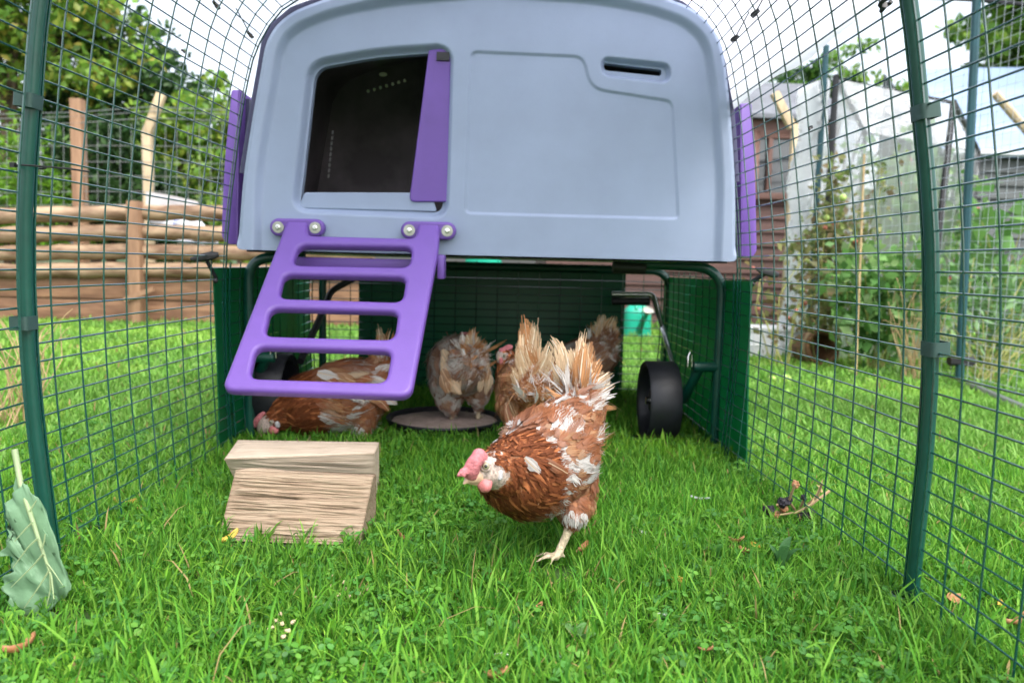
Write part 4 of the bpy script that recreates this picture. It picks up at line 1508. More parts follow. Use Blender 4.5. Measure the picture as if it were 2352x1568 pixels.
mb.build('wire_mesh', M['wire'], o)

for side, Yp, label, clips in ((-1, YPL, 'green arched pole standing behind the kale leaf', (250, 761)), (1, YPR, 'green arched pole standing clear on the right of the run', (282, 783))):
    o = empty('run_pole', (RUN_X + side * .6, Yp, 0), label, 'pole', 'green arched poles joining the mesh panels')
    pts = [prof_at(LTOT * i / 60, side, Yp, .001) for i in range(61)]
    MB().tube(pts, .0092, 14).build('tube', M['green'], o)
    MB().tube([p + Vector((side * .005, -.0125 * side * -side, 0)) for p in pts], .0042, 8).build('channel_strip', M['green'], o)
    for py in clips:
        ztar = at(80 if side < 0 else 2115, py, Yp).z
        i = min(range(61), key=lambda j: abs(pts[j].z - ztar) + (0 if j < 40 else 9))
        p = pts[i]
        tdir = (pts[i + 1] - pts[i - 1]).normalized()
        a_ = math.atan2(tdir.x, tdir.z)
        ol = round_poly([(-.0130, -.0195), (.0130, -.0195), (.0130, .0125), (-.0130, .0125)], .006, 5)
        il = [(x * .86, y * .9 - .0004) for x, y in ol]
        k = len(ol)
        R_ = Matrix.Rotation(a_, 3, 'Y')
        vs = []
        for z in (-.0095, .0095):
            for q in (ol, il):
                vs += [p + R_ @ Vector((x + side * .003, y, z)) for x, y in q]
        fs = []
        for i2 in range(k):
            j = (i2 + 1) % k
            fs += [(i2, j, 2 * k + j, 2 * k + i2), (k + i2, 3 * k + i2, 3 * k + j, k + j), (i2, k + i2, k + j, j), (2 * k + i2, 2 * k + j, 3 * k + j, 3 * k + i2)]
        MB().add(vs, fs).build('clip', M['clip'], o)
    if side > 0:
        MB().lathe((RUN_X + side * .594, Yp, .0), (0, 0, 1), [(.0135, .0), (.0165, .004), (.0165, .016), (.014, .018)], 18).build('foot_collar', M['clip'], o)
    if side < 0:
        pz = prof_at(at(80, 390, Yp).z + .004, side, Yp, -.006)
        mb = MB()
        ring = [pz + Vector((math.cos(t) * .0175, math.sin(t) * .02 - .005, 0)) for t in np.linspace(0, 2 * math.pi, 17)]
        mb.tube(ring, .0014, 5)
        q = at(160, 388, Yp - .02)
        e = at(206, 395, Yp - .01)
        mb.tube([pz + Vector((.01, -.024, 0)), q, e], .0013, 5)
        mb.box(pz + Vector((-.012, -.024, 0)), (.006, .006, .006))
        mb.build('cable_tie', M['black'], o)

# ------------------------------------------------------------------ green windbreak sheets
def sheet(name, pts, thick, label, seed=0):
    o0 = Vector(pts[0])
    n = 12
    mb = MB()
    P = [Vector(p) for p in pts]
    rr = random.Random(seed)
    nv = (P[1] - P[0]).cross(P[3] - P[0]).normalized()
    vs = []
    for lay in (0, 1):
        for j in range(n + 1):
            for i in range(n + 1):
                u, v = i / n, j / n
                p = (P[0] * (1 - u) + P[1] * u) * (1 - v) + (P[3] * (1 - u) + P[2] * u) * v
                vs.append(p + nv * (.004 * math.sin(u * 7 + v * 3 + seed) + lay * thick))
    fs = []
    k = (n + 1) ** 2
    for j in range(n):
        for i in range(n):
            a_ = j * (n + 1) + i
            fs.append((a_, a_ + 1, a_ + n + 2, a_ + n + 1))
            fs.append((k + a_, k + a_ + n + 1, k + a_ + n + 2, k + a_ + 1))
    for i in range(n):
        for (a_, b_) in ((i, i + 1), (n * (n + 1) + i + 1, n * (n + 1) + i), ((i + 1) * (n + 1), i * (n + 1)), (i * (n + 1) + n, (i + 1) * (n + 1) + n)):
            fs.append((b_, a_, a_ + k, b_ + k))
    mb.add(vs, fs)
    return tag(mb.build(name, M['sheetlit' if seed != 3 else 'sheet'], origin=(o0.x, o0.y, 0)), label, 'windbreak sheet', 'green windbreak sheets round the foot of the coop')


xo = .612
sheet('windbreak_sheet', [(-.626, 1.75, .0), (-.626, 2.64, .0), (-.628, 2.64, .43), (-.622, 1.735, .425)], .003,
      'dark green plastic sheet along the left side under the coop', 1)
sheet('windbreak_sheet', [(.562, 1.715, .0), (.562, 2.64, .0), (.564, 2.64, .42), (.560, 1.715, .425)], .003,
      'green plastic sheet along the right side beyond the black wheel', 2)
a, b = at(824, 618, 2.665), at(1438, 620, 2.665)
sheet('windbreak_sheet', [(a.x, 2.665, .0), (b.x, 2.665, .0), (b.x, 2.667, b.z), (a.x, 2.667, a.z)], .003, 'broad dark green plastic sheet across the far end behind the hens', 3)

# ------------------------------------------------------------------ clear cover over the top and its hooks
def cover(label):
    mb = MB()
    nS, nY = 40, 22
    Y0, Y1 = 1.13, 2.72
    vs = []
    s_lo = .815
    tot = 2 * LTOT - s_lo - 1.06
    for j in range(nY + 1):
        Y = Y0 + (Y1 - Y0) * j / nY
        for i in range(nS + 1):
            s = 1.06 + tot * i / nS
            side = -1
            if s > LTOT:
                s, side = 2 * LTOT - s, 1
            p = prof_at(s, side, Y, .008)
            wv = .004 * math.sin(j * 1.9 + i * .7) * (1 if i in (0, nS) else .5)
            vs.append(p + Vector((side * abs(wv), 0, (.006 * math.sin(j * 1.1 + side) if i in (0, nS) else 0))))
    fs = []
    for j in range(nY):
        for i in range(nS):
            a_ = j * (nS + 1) + i
            fs.append((a_, a_ + 1, a_ + nS + 2, a_ + nS + 1))
    o = mb.add(vs, fs).build('run_cover', M['cover'], origin=(RUN_X, 1.9, .8))
    sm = o.modifiers.new('thickness', 'SOLIDIFY')
    sm.thickness = .0006
    return tag(o, label, 'cover')


cover('translucent white plastic cover stretched over the top of the run')


def hook(p, d, label, cord=None, sc=1.0):
    p = Vector(p)
    o = empty('bungee_hook', p, label, 'hook', 'black bungee hooks fastening the covers')
    d = Vector(d).normalized()
    s = d.cross(Vector((0, 1, 0))).normalized()
    mb = MB()
    ring = [p + (d * (.008 * math.cos(t)) + s * (.008 * math.sin(t))) * sc for t in np.linspace(-.6, 4.6, 13)]
    mb.tube(ring, [.0030 * sc] * 13, 6)
    mb.tube([p - d * .004 * sc, p - d * .018 * sc], [.0056 * sc, .0030 * sc], 7)
    mb.build('hook_body', M['black'], o)
    if cord:
        MB().tube([Vector(q) for q in cord], .0014, 5).build('cord', M['black'], o)


def onprof(px, py, side, off=-.004, s_lo=0.0):
    """where a sight line meets the side of the arch"""
    best = None
    d = ray(px, py)
    for k in range(0, 400):
        s = s_lo + (LTOT - s_lo) * k / 399
        q = prof_at(s, side, 1.0, off)
        if abs(d.x) < 1e-6:
            continue
        t = (q.x - CC.x) / d.x
        if t <= 0:
            continue
        z = CC.z + d.z * t
        e = abs(z - q.z)
        if best is None or e < best[0]:
            best = (e, CC + d * t)
    return best[1]


hl = {(1735, 30): 'black hook high on the right shoulder of the cover', (1688, 88): 'black hook at the coop corner on the right shoulder',
      (1862, 293): 'tiny black hook at the lower right edge of the cover', (2035, 6): 'black hook at the front corner of the cover beside the right pole',
      (497, 12): 'black hook high on the left shoulder of the run', (575, 80): 'black hook at the coop corner on the left shoulder',
      (502, 205): 'tiny black hook at the lower left edge beside the purple flap', (421, 117): 'tiny black hook on the left mesh against the tree'}
for (px, py), lb in hl.items():
    side = 1 if px > 1140 else -1
    p = onprof(px, py, side)
    dirv = (onprof(px + (12 if side > 0 else -12), py - 22, side) - p)
    crd = [p, p + dirv * 1.0, p + dirv * 2.6] if (px, py) in ((1735, 30), (1688, 88), (497, 12), (575, 80)) else None
    hook(p, dirv, lb, crd, .42 if 'tiny' in lb else .95)
for (a, b, lb) in (((470, 590), (497, 640), 'black toggle strap holding the left windbreak sheet'), ((1763, 625), (1726, 648), 'black toggle strap holding the right windbreak sheet')):
    side = -1 if a[0] < 1000 else 1
    pa = onprof(*a, side, .0)
    pb = onprof(*b, side, .0)
    pa, pb = Vector((pa.x - side * .01, 1.70, at(*a, 1.70).z)), Vector((pb.x - side * .008, 1.735, at(*b, 1.735).z))
    pa.x, pb.x = at(*a, 1.70).x, at(*b, 1.735).x
    o = empty('toggle_strap', pb, lb, 'strap', 'black toggle straps on the windbreak sheets')
    MB().tube([pb, pa], [.0055, .0048], 8, flat=.6).build('strap', M['black'], o)
    dv = Vector((.028, .006, .006)) if side < 0 else Vector((.026, .006, -.006))
    MB().tube([pa - dv, pa - dv * .5, pa + dv * .5, pa + dv], [.003, .008, .009, .005], 8, flat=.6).build('toggle', M['black'], o)
    MB().ball(pb + Vector((0, -.006, -.004)), .0062, 6).build('knob', M['black'], o)
# ------------------------------------------------------------------ feed tray and firewood
tr_ = empty('feed_tray', TRAY_C, 'round black plastic tray of brown bedding under the coop', 'tray')
mb = MB().lathe(TRAY_C, (0, 0, 1), [(0, .004), (TRAY_R * .93, .004), (TRAY_R * .98, .012), (TRAY_R, .030), (TRAY_R + .008, .032), (TRAY_R + .010, .028), (TRAY_R * 1.0, .012), (TRAY_R * .96, .0), (0, .0)], 64)
mb.build('rim', M['wheel'], tr_)
mb = MB()
n = 40
vs, fs = [(TRAY_C.x, TRAY_C.y, .026)], []
for i in range(1, 9):
    for k in range(n):
        a_ = 2 * math.pi * k / n
        r_ = (TRAY_R - .005) * i / 8
        vs.append((TRAY_C.x + r_ * math.cos(a_), TRAY_C.y + r_ * math.sin(a_), .026 + random.uniform(-.002, .002) - .006 * (i / 8) ** 3))
for k in range(n):
    fs.append((0, 1 + k, 1 + (k + 1) % n))
for i in range(7):
    for k in range(n):
        a_, b_ = 1 + i * n + k, 1 + i * n + (k + 1) % n
        fs.append((a_, a_ + n, b_ + n, b_))
mb.add(vs, fs).build('bedding', M['sand'], tr_)


def log_block(name, corners, label, seed, ridge, wood='wood', nx=60, ny=130, fray=.002):
    """split log: 8 corners (front BL, BR, TR, TL, back BL, BR, TR, TL), every face a grid roughened along the grain"""
    c = [Vector(q) for q in corners]
    o0 = sum(c, Vector()) / 8
    o0.z = 0
    mb = MB()

    def face(a, b, c_, d, nu, nv, amp, outw):
        base = []
        for j in range(nv + 1):
            for i in range(nu + 1):
                u, v = i / nu, j / nv
                base.append((a * (1 - u) + b * u) * (1 - v) + (d * (1 - u) + c_ * u) * v)
        P = np.array([tuple(q) for q in base])
        S = (P + np.array([0, 0, .05]) * P[:, :1]) * np.array([6.0, 230, 230])
        nz_ = vnoise(S, 1.0, seed) * .6 + vnoise(S * np.array([2.2, 2.3, 2.3]), 1.0, seed + 1) * .4
        big = vnoise(P, 14, seed + 2)
        ij = np.arange(len(P))
        uu, vv = (ij % (nu + 1)) / nu, (ij // (nu + 1)) / nv
        edge = np.minimum(np.minimum(uu, 1 - uu) * 14, np.minimum(vv, 1 - vv) * 10).clip(0, 1)
        off = ((nz_ - .5) * amp * 2 + (big - .5) * .006) * edge - (1 - edge) * .0012
        P = P + off[:, None] * np.array(tuple(outw))
        fs_ = []
        for j in range(nv):
            for i in range(nu):
                q = j * (nu + 1) + i
                fs_.append((q, q + 1, q + nu + 2, q + nu + 1))
        mb.add([tuple(p) for p in P], fs_)
    f, t = (c[1] - c[0]).cross(c[3] - c[0]).normalized(), Vector((0, 0, 1))
    face(c[0], c[1], c[2], c[3], nx, ny, ridge, f)
    face(c[3], c[2], c[6], c[7], nx, 60, .0010, t)
    face(c[1], c[5], c[6], c[2], 18, 18, .0008, Vector((1, 0, 0)))
    face(c[4], c[0], c[3], c[7], 18, 18, .0008, Vector((-1, 0, 0)))
    face(c[5], c[4], c[7], c[6], 20, 12, .001, -f)
    rr = random.Random(seed)
    o = mb.build(name, M[wood], smooth=True, origin=o0)
    return tag(o, label, 'firewood log', 'split firewood logs on the grass')


Yb0, Yb1 = 1.39, 1.515
zb = at(516, 1052, Yb0).z
lg = log_block('firewood_log', [(at(540, 1100, Yb0).x, Yb0 + .055, -.002), (at(855, 1180, Yb0).x, Yb0 + .030, -.002), at(860, 1041, Yb0), at(514, 1054, Yb0),
                                (at(548, 1012, Yb1).x, Yb1, -.002), (at(872, 1014, Yb1).x, Yb1, -.002), at(871, 1014, Yb1), at(546, 1009, Yb1)],
               'smoother pale split log lying behind the other one', 3, .0014, 'wood2')
mb = MB()
rr = random.Random(4)
for px in (640, 655, 688, 702, 706, 735, 800):
    q = at(px, 1013, Yb1 - .01)
    mb.tube([q + Vector((0, 0, -.004)), q + Vector((rr.uniform(-.006, .012), -.004, rr.uniform(.004, .012)))], [.0009, .0003], 4)
sp_ = mb
Yf0 = 1.225
ff = [gr(500, 1240), gr(824, 1252), at(858, 1092, 1.262), at(541, 1078, 1.262)]
log_block('firewood_log', [ff[0], ff[1], ff[2], ff[3],
                           ff[0] + Vector((.012, .10, 0)), ff[1] + Vector((.012, .10, 0)), ff[2] + Vector((0, .030, -.006)), ff[3] + Vector((0, .030, -.006))],
          'rough deeply grooved split log leaning in front of the other one', 9, .0034)
so_ = sp_.build('splinters', M['wood'], lg)
so_.location = (0, 0, 0)
lo = Vector(lg.location)
so_.data.transform(Matrix.Translation(Vector(so_['_o']) - lo))

# ------------------------------------------------------------------ kale leaf propped in the mesh
kp = [at(38, 1030, .985), at(52, 1110, .975), at(75, 1180, .965), at(98, 1250, .96), at(122, 1320, .955), at(128, 1372, .95)]
k0 = Vector((kp[0].x, .97, 0))
kl = empty('kale_leaf', k0, 'torn pale green kale leaf propped stalk-up against the left mesh', 'leaf')
outline = [(52, 1108), (88, 1140), (96, 1162), (78, 1200), (104, 1205), (113, 1245), (100, 1268), (128, 1295), (150, 1330), (168, 1352), (140, 1378), (118, 1395), (96, 1402), (78, 1428), (50, 1420), (62, 1396), (30, 1388), (24, 1366), (6, 1345),
           (14, 1318), (34, 1308), (26, 1276), (3, 1276), (4, 1262), (22, 1248), (30, 1205), (46, 1172), (14, 1154), (26, 1142)]
bm = bmesh.new()
vs = []
for q in outline:
    p = at(q[0], q[1], .965)
    vs.append(bm.verts.new(p))
face = bm.faces.new(vs)
bmesh.ops.triangulate(bm, faces=[face])
bmesh.ops.subdivide_edges(bm, edges=bm.edges, cuts=3, use_grid_fill=True)
bmesh.ops.triangulate(bm, faces=bm.faces)
bmesh.ops.subdivide_edges(bm, edges=bm.edges, cuts=1, use_grid_fill=True)
mid_u = [(at(a, b, .965)) for a, b in ((38, 1030), (52, 1110), (75, 1180), (98, 1250), (122, 1320), (140, 1378))]
for v in bm.verts:
    z = v.co.z
    mx = 0
    for a, b in zip(mid_u[:-1], mid_u[1:]):
        if b.z <= z <= a.z:
            mx = a.x + (b.x - a.x) * (a.z - z) / max(1e-6, a.z - b.z)
    if z < mid_u[-1].z:
        mx = mid_u[-1].x
    d = v.co.x - mx
    v.co.y += -abs(d) * .05 + .0018 * math.sin(z * 150 + d * 60) * min(1, abs(d) / .02) + .001 * math.sin(d * 240 + z * 90)
    v.co.x += .002 * math.sin(z * 400)
    v.co -= k0
me = bpy.data.meshes.new('blade')
bm.to_mesh(me)
bm.free()
ko = link('blade', me, M['kale'], kl)
sm = ko.modifiers.new('thickness', 'SOLIDIFY')
sm.thickness = .0009
rib = MB().tube([p + Vector((0, -.004, 0)) for p in kp], [.0038, .0034, .0029, .0022, .0014, .0007], 10)
mb = MB()
for (a, b, c) in (((80, 1195), (60, 1215), (38, 1240)), ((92, 1232), (70, 1252), (34, 1300)), ((104, 1268), (80, 1296), (30, 1345)), ((118, 1305), (96, 1340), (60, 1392)), ((100, 1256), (106, 1240), (108, 1222)),
                  ((112, 1290), (126, 1308), (148, 1340)), ((72, 1172), (82, 1156), (88, 1146)), ((120, 1316), (120, 1350), (112, 1386))):
    mb.tube([at(q[0], q[1], .955 + .0003 * abs(q[0] - a[0]) * 0) + Vector((0, -.004 - .28 * 0 * i, 0)) for i, q in enumerate((a, b, c))], [.0014, .0010, .0005], 5)
rib.add(mb.v, mb.f).build('midrib', M['kalerib'], kl)
bmp = [(36, 1095), (30, 1120), (40, 1148), (50, 1150), (66, 1128), (62, 1112), (50, 1118)]
mb = MB()
pv = [at(a, b, .972) for a, b in bmp]
mb.add(pv + [p + Vector((0, .001, 0)) for p in pv], [tuple(range(7)), tuple(range(13, 6, -1))] + [(i, i + 7, (i + 1) % 7 + 7, (i + 1) % 7) for i in range(7)])
mb.build('leaflet', M['kale'], kl, smooth=False)

# ------------------------------------------------------------------ blackberry sprig by the right mesh
c = gr(3050 * .5742 + 60, 1195)
bs = empty('blackberry_sprig', (c.x, c.y, 0), 'withered blackberry sprig with dark fruit lying by the right mesh', 'sprig')
YBk = c.y


def bp(px, py, dy=0.0):
    p = at(px, py, YBk + dy)
    p.z = max(p.z, .012)
    return p


mb = MB()
for pth in (((1905, 1127), (1860, 1160), (1830, 1176), (1790, 1182)), ((1830, 1176), (1812, 1150), (1826, 1112)), ((1850, 1165), (1878, 1138), (1888, 1110)), ((1800, 1180), (1775, 1172)), ((1800, 1178), (1785, 1158)), ((1840, 1170), (1852, 1196), (1868, 1190)), ((1835, 1172), (1850, 1140))):
    mb.tube([bp(a, b, -.012 * i) for i, (a, b) in enumerate(pth)], [.0028, .0024, .002, .0016][:len(pth)], 6)
mb.build('twig', M['twig'], bs)
for i, (px, py, r_, red) in enumerate(((1766, 1170, .011, 0), (1778, 1184, .0085, 1), (1800, 1153, .011, 0), (1802, 1168, .007, 1), (1826, 1112, .008, 2), (1843, 1185, .011, 0), (1862, 1192, .010, 0), (1846, 1203, .011, 0), (1858, 1207, .010, 0), (1846, 1142, .006, 0), (1812, 1148, .007, 1))):
    p = bp(px, py, -.01)
    mb = MB()
    rr = random.Random(i)
    for k in range(20):
        d = Vector((rr.gauss(0, 1), rr.gauss(0, 1), rr.gauss(0, 1))).normalized()
        mb.ball(p + d * r_ * .72, r_ * .36, 4)
    mb.ball(p, r_ * .75, 5)
    mb.build('blackberry', M['deadleaf'] if red == 2 else (M['deadleaf'] if red == 1 and i % 2 else M['blackberry']), bs)
fl_ = MB()
for (a, b) in (((1862, 1160), (1890, 1100)), ((1888, 1130), (1876, 1112))):
    fl_.tube([bp(*a, -.01), bp((a[0] + b[0]) / 2 + 3, (a[1] + b[1]) / 2, -.01), bp(*b, -.01)], [.0022, .002, .0008], 5, flat=.4)
fl_.build('dry_blade', M['cane'], bs)

# ------------------------------------------------------------------ fallen leaves and scraps on the turf
def fallen(name, px, py, L, W, mt, label, cat, seed, tilt=.5, h=.014, group='fallen leaves on the turf', curl=1.0, heading=None):
    r = random.Random(seed)
    p = gr(px, py, h)
    vs, fs = [], []
    n_ = 8
    for i in range(n_ + 1):
        t = i / n_
        wv = W / 2 * (math.sin(math.pi * (t * .94 + .03)) ** .7) * (1 + r.uniform(-.12, .12))
        for k, s in enumerate((-1, -.5, 0, .5, 1)):
            vs.append(Vector((t * L - L / 2, s * wv, curl * (s * s) * W * .35 + curl * .18 * L * (2 * t - 1) ** 2 + r.uniform(-1, 1) * .02 * L)))
    for i in range(n_):
        for k in range(4):
            a_ = i * 5 + k
            fs.append((a_, a_ + 1, a_ + 6, a_ + 5))
    st_ = MB()
    R = Matrix.Rotation(r.uniform(0, 6.28) if heading is None else heading, 3, 'Z') @ Matrix.Rotation(r.uniform(-tilt, tilt), 3, 'X') @ Matrix.Rotation(r.uniform(-tilt, tilt) * .6, 3, 'Y')
    mb = MB().add([p + R @ v for v in vs], fs)
    o = mb.build(name, mt, origin=(p.x, p.y, 0))
    sm = o.modifiers.new('thickness', 'SOLIDIFY')
    sm.thickness = .0006
    tag(o, label, cat, group)
    return o


FL = [(925, 1238, .030, .014, 'deadleaf', 'small curled brown leaf standing in the turf right of the front log', 1, .9),
      (1124, 1325, .028, .020, 'deadleaf', 'folded reddish brown leaf below and left of the walking hen', 2, .6),
      (1338, 1263, .036, .012, 'deadleaf', 'narrow flat brown leaf beside the foot of the walking hen', 3, .15),
      (1692, 1246, .028, .018, 'deadleaf', 'rounded brown leaf uppermost of the two below the blackberry sprig', 4, .5),
      (1710, 1270, .024, .016, 'deadleaf', 'tan leaf lower of the two below the blackberry sprig', 5, .5),
      (1738, 1256, .020, .010, 'yellowleaf', 'thin orange leaf beside the tan leaf below the blackberry sprig', 6, .8),
      (528, 1240, .036, .016, 'yellowleaf', 'yellow leaf at the lower corner of the grooved log', 7, .4),
      (52, 1492, .040, .018, 'deadleaf', 'ragged brown leaf near the corner of the turf below the kale leaf', 8, .7),
      (284, 1160, .040, .020, 'yellowleaf', 'yellow-orange leaf lying just inside the left mesh', 9, .5),
      (318, 1172, .022, .012, 'deadleaf', 'small brown leaf close to the yellow-orange leaf by the left mesh', 10, .5),
      (1145, 1556, .026, .018, 'deadleaf', 'dark brown leaf at the very front edge of the turf', 11, .6),
      (1238, 1396, .016, .010, 'deadleaf', 'tiny brown leaf in front of the walking hen', 12, .6),
      (1830, 1400 - 24, .020, .008, 'deadleaf', 'sliver of brown leaf between the plantain and the right pole', 13, .6),
      (2186, 1375, .026, .014, 'deadleaf', 'pointed brown leaf outside the mesh right of the right pole', 14, .9),
      (1622, 1495, .018, .008, 'deadleaf', 'short brown fragment in the long grass at the front', 15, .7),
      (2340, 1432, .034, .016, 'deadleaf', 'pinkish brown leaf at the edge of the picture under the right mesh', 16, .7),
      (2300, 985 + 410, .024, .010, 'yellowleaf', 'pale yellow leaf on the lawn beyond the near right mesh', 17, .6),
      (1532, 1000, .018, .014, 'deadleaf', 'small tan leaf in the grass at the foot of the black wheel', 18, .5)]
for px, py, L, W, mn, lb, sd_, tl in FL:
    fallen('fallen_leaf', px, py, L, W, M[mn], lb, 'leaf', sd_, tl)
o = fallen('shed_feather', 1606, 1146, .050, .016, M['whitefeather'], 'pale white shed feather lying in the turf beyond the plantain', 'feather', 30, .3, .018, 'shed feathers on the turf', .4, 2.2)
o = fallen('shed_feather', 1474, 1224, .024, .012, M['whitefeather'], 'tiny white down feather right of the hen foot', 'feather', 31, .3, .016, 'shed feathers on the turf', .4)
# frilly yellow flower head, pale scraps, scattered grain
p = gr(1556, 1332, .014)
mb = MB()
rr = random.Random(2)
for k in range(46):
    d = Vector((rr.gauss(0, 1), rr.gauss(0, 1), rr.gauss(0, .5) + .3)).normalized()
    q = p + Vector((d.x * .013, d.y * .011, d.z * .006)) * rr.uniform(.4, 1)
    mb.ball(q, .0024, 4, (1.3, .8, .7))
tag(mb.build('flower_head', M['yellowleaf'], origin=(p.x, p.y, 0)), 'frilly yellow flower head lying in the turf', 'flower')
for i, (px, py, lb) in enumerate(((1300, 1508, 'pale green-white scrap at the front of the turf'), (1521, 1412, 'white dropping in the turf below the yellow flower head'), (1150, 1500, 'pale scrap in front of the lobed weed'))):
    p = gr(px, py, .012)
    rr = random.Random(i + 5)
    mb = MB()
    for k in range(12):
        mb.ball(p + Vector((rr.uniform(-.007, .007), rr.uniform(-.004, .004), rr.uniform(-.006, .002))), rr.uniform(.0016, .0032), 5, (1.2, 1, .6))
    tag(mb.build('pale_scrap', M['dropping'], origin=(p.x, p.y, 0)), lb, 'scrap', 'pale scraps on the turf')
gp = [(763, 1322), (813, 1330), (757, 1345), (793, 1352), (776, 1366), (782, 1378), (800, 1370), (826, 1363), (790, 1336), (842, 1352), (727, 1372), (641, 1410), (645, 1432), (672, 1428), (622, 1442), (660, 1448), (650, 1462), (633, 1425), (746, 1386), (718, 1352)]
for i, (px, py) in enumerate(gp):
    p = gr(px, py, .015)
    rr = random.Random(i)
    mb = MB()
    mb.ball(p, .0030, 5, (1.5, .9, .8), Matrix.Rotation(rr.uniform(0, 6), 3, 'Z'))
    mb.ball(p + Vector((.002, 0, .0015)), .0018, 4)
    tag(mb.build('grain', M['grain'], origin=(p.x, p.y, 0)), 'one of the pale grains scattered in the turf in front of the logs', 'grain', 'scattered grains')
# ------------------------------------------------------------------ hens
def feather_mesh(B, D, Nn, L, W, C0, C1, strands, rng, lift=.22, curl=.12, fray=.18, camber=.2, rachis=None, blunt=0.0, latj=.05, width=1.25):
    """B base points, D flow, Nn surface normal, L/W size per feather, colours root->tip; each feather is a fan of barbs"""
    n = len(B)
    S = np.cross(Nn, D)
    k = strands
    sv = np.linspace(-1, 1, k)
    ts = np.array([0, .38, .74, 1.0])
    wp = np.array([.35, .92, 1.0, .62 + .38 * blunt])
    hw = np.array([1.0, 1.05, .95, .28 + .5 * blunt])
    V = np.empty((n, k, 4, 2, 3), np.float32)
    Cc = np.empty((n, k, 4, 2, 3), np.float32)
    sw = rng.normal(0, .18, n)
    for j in range(k):
        s = sv[j]
        Lj = L * (1 - .22 * s * s) * (1 + rng.normal(0, fray, n) * (.4 + .6 * abs(s)))
        tone = 1 + rng.normal(0, .10, (n, 1))
        for i, t in enumerate(ts):
            lat = s * wp[i] * W / 2 + sw * L * t * t * .5 + rng.normal(0, latj, n) * W * t * t
            up = lift * L * t - curl * L * t * t * 1.4 - camber * s * s * W * .3 * wp[i]
            c = B + D * (Lj * t)[:, None] + S * lat[:, None] + Nn * up[:, None]
            h = (W / (2 * k) * width * hw[i])[:, None]
            V[:, j, i, 0] = c - S * h
            V[:, j, i, 1] = c + S * h
            col = (C0 * (1 - t) + C1 * t) * tone
            Cc[:, j, i, 0] = col
            Cc[:, j, i, 1] = col
    V = V.reshape(-1, 3)
    Cc = Cc.reshape(-1, 3)
    b = (np.arange(n * k) * 8)[:, None]
    q = np.concatenate([b + np.array([0, 1, 3, 2]), b + np.array([2, 3, 5, 4]), b + np.array([4, 5, 7, 6])])
    if rachis is not None:
        k0 = len(V)
        rv = np.empty((n, 4, 2, 3), np.float32)
        for i, t in enumerate(ts):
            c = B + D * (L * t * .97)[:, None] + S * (sw * L * t * t * .5)[:, None] + Nn * (lift * L * t - curl * L * t * t * 1.4 + .0007)[:, None]
            h = (W * .035 * (1.3 - t))[:, None] + .0003
            rv[:, i, 0], rv[:, i, 1] = c - S * h, c + S * h
        V = np.concatenate([V, rv.reshape(-1, 3)])
        Cc = np.concatenate([Cc, np.tile(np.array(rachis, np.float32), (n * 8, 1))])
        b = k0 + (np.arange(n) * 8)[:, None]
        q = np.concatenate([q, b + np.array([0, 1, 3, 2]), b + np.array([2, 3, 5, 4]), b + np.array([4, 5, 7, 6])])
    return V, q, np.clip(Cc, 0, .95)


def merge(sets):
    Vs, Qs, Cs, k = [], [], [], 0
    for V, q, c in sets:
        Vs.append(V), Qs.append(q + k), Cs.append(c)
        k += len(V)
    return np.concatenate(Vs), np.concatenate(Qs), np.concatenate(Cs)


BROWN, RUST, TAN, CREAM, WHITE = (np.array(c) for c in ((.30, .105, .038), (.20, .060, .021), (.40, .20, .088), (.56, .41, .26), (.60, .57, .54)))


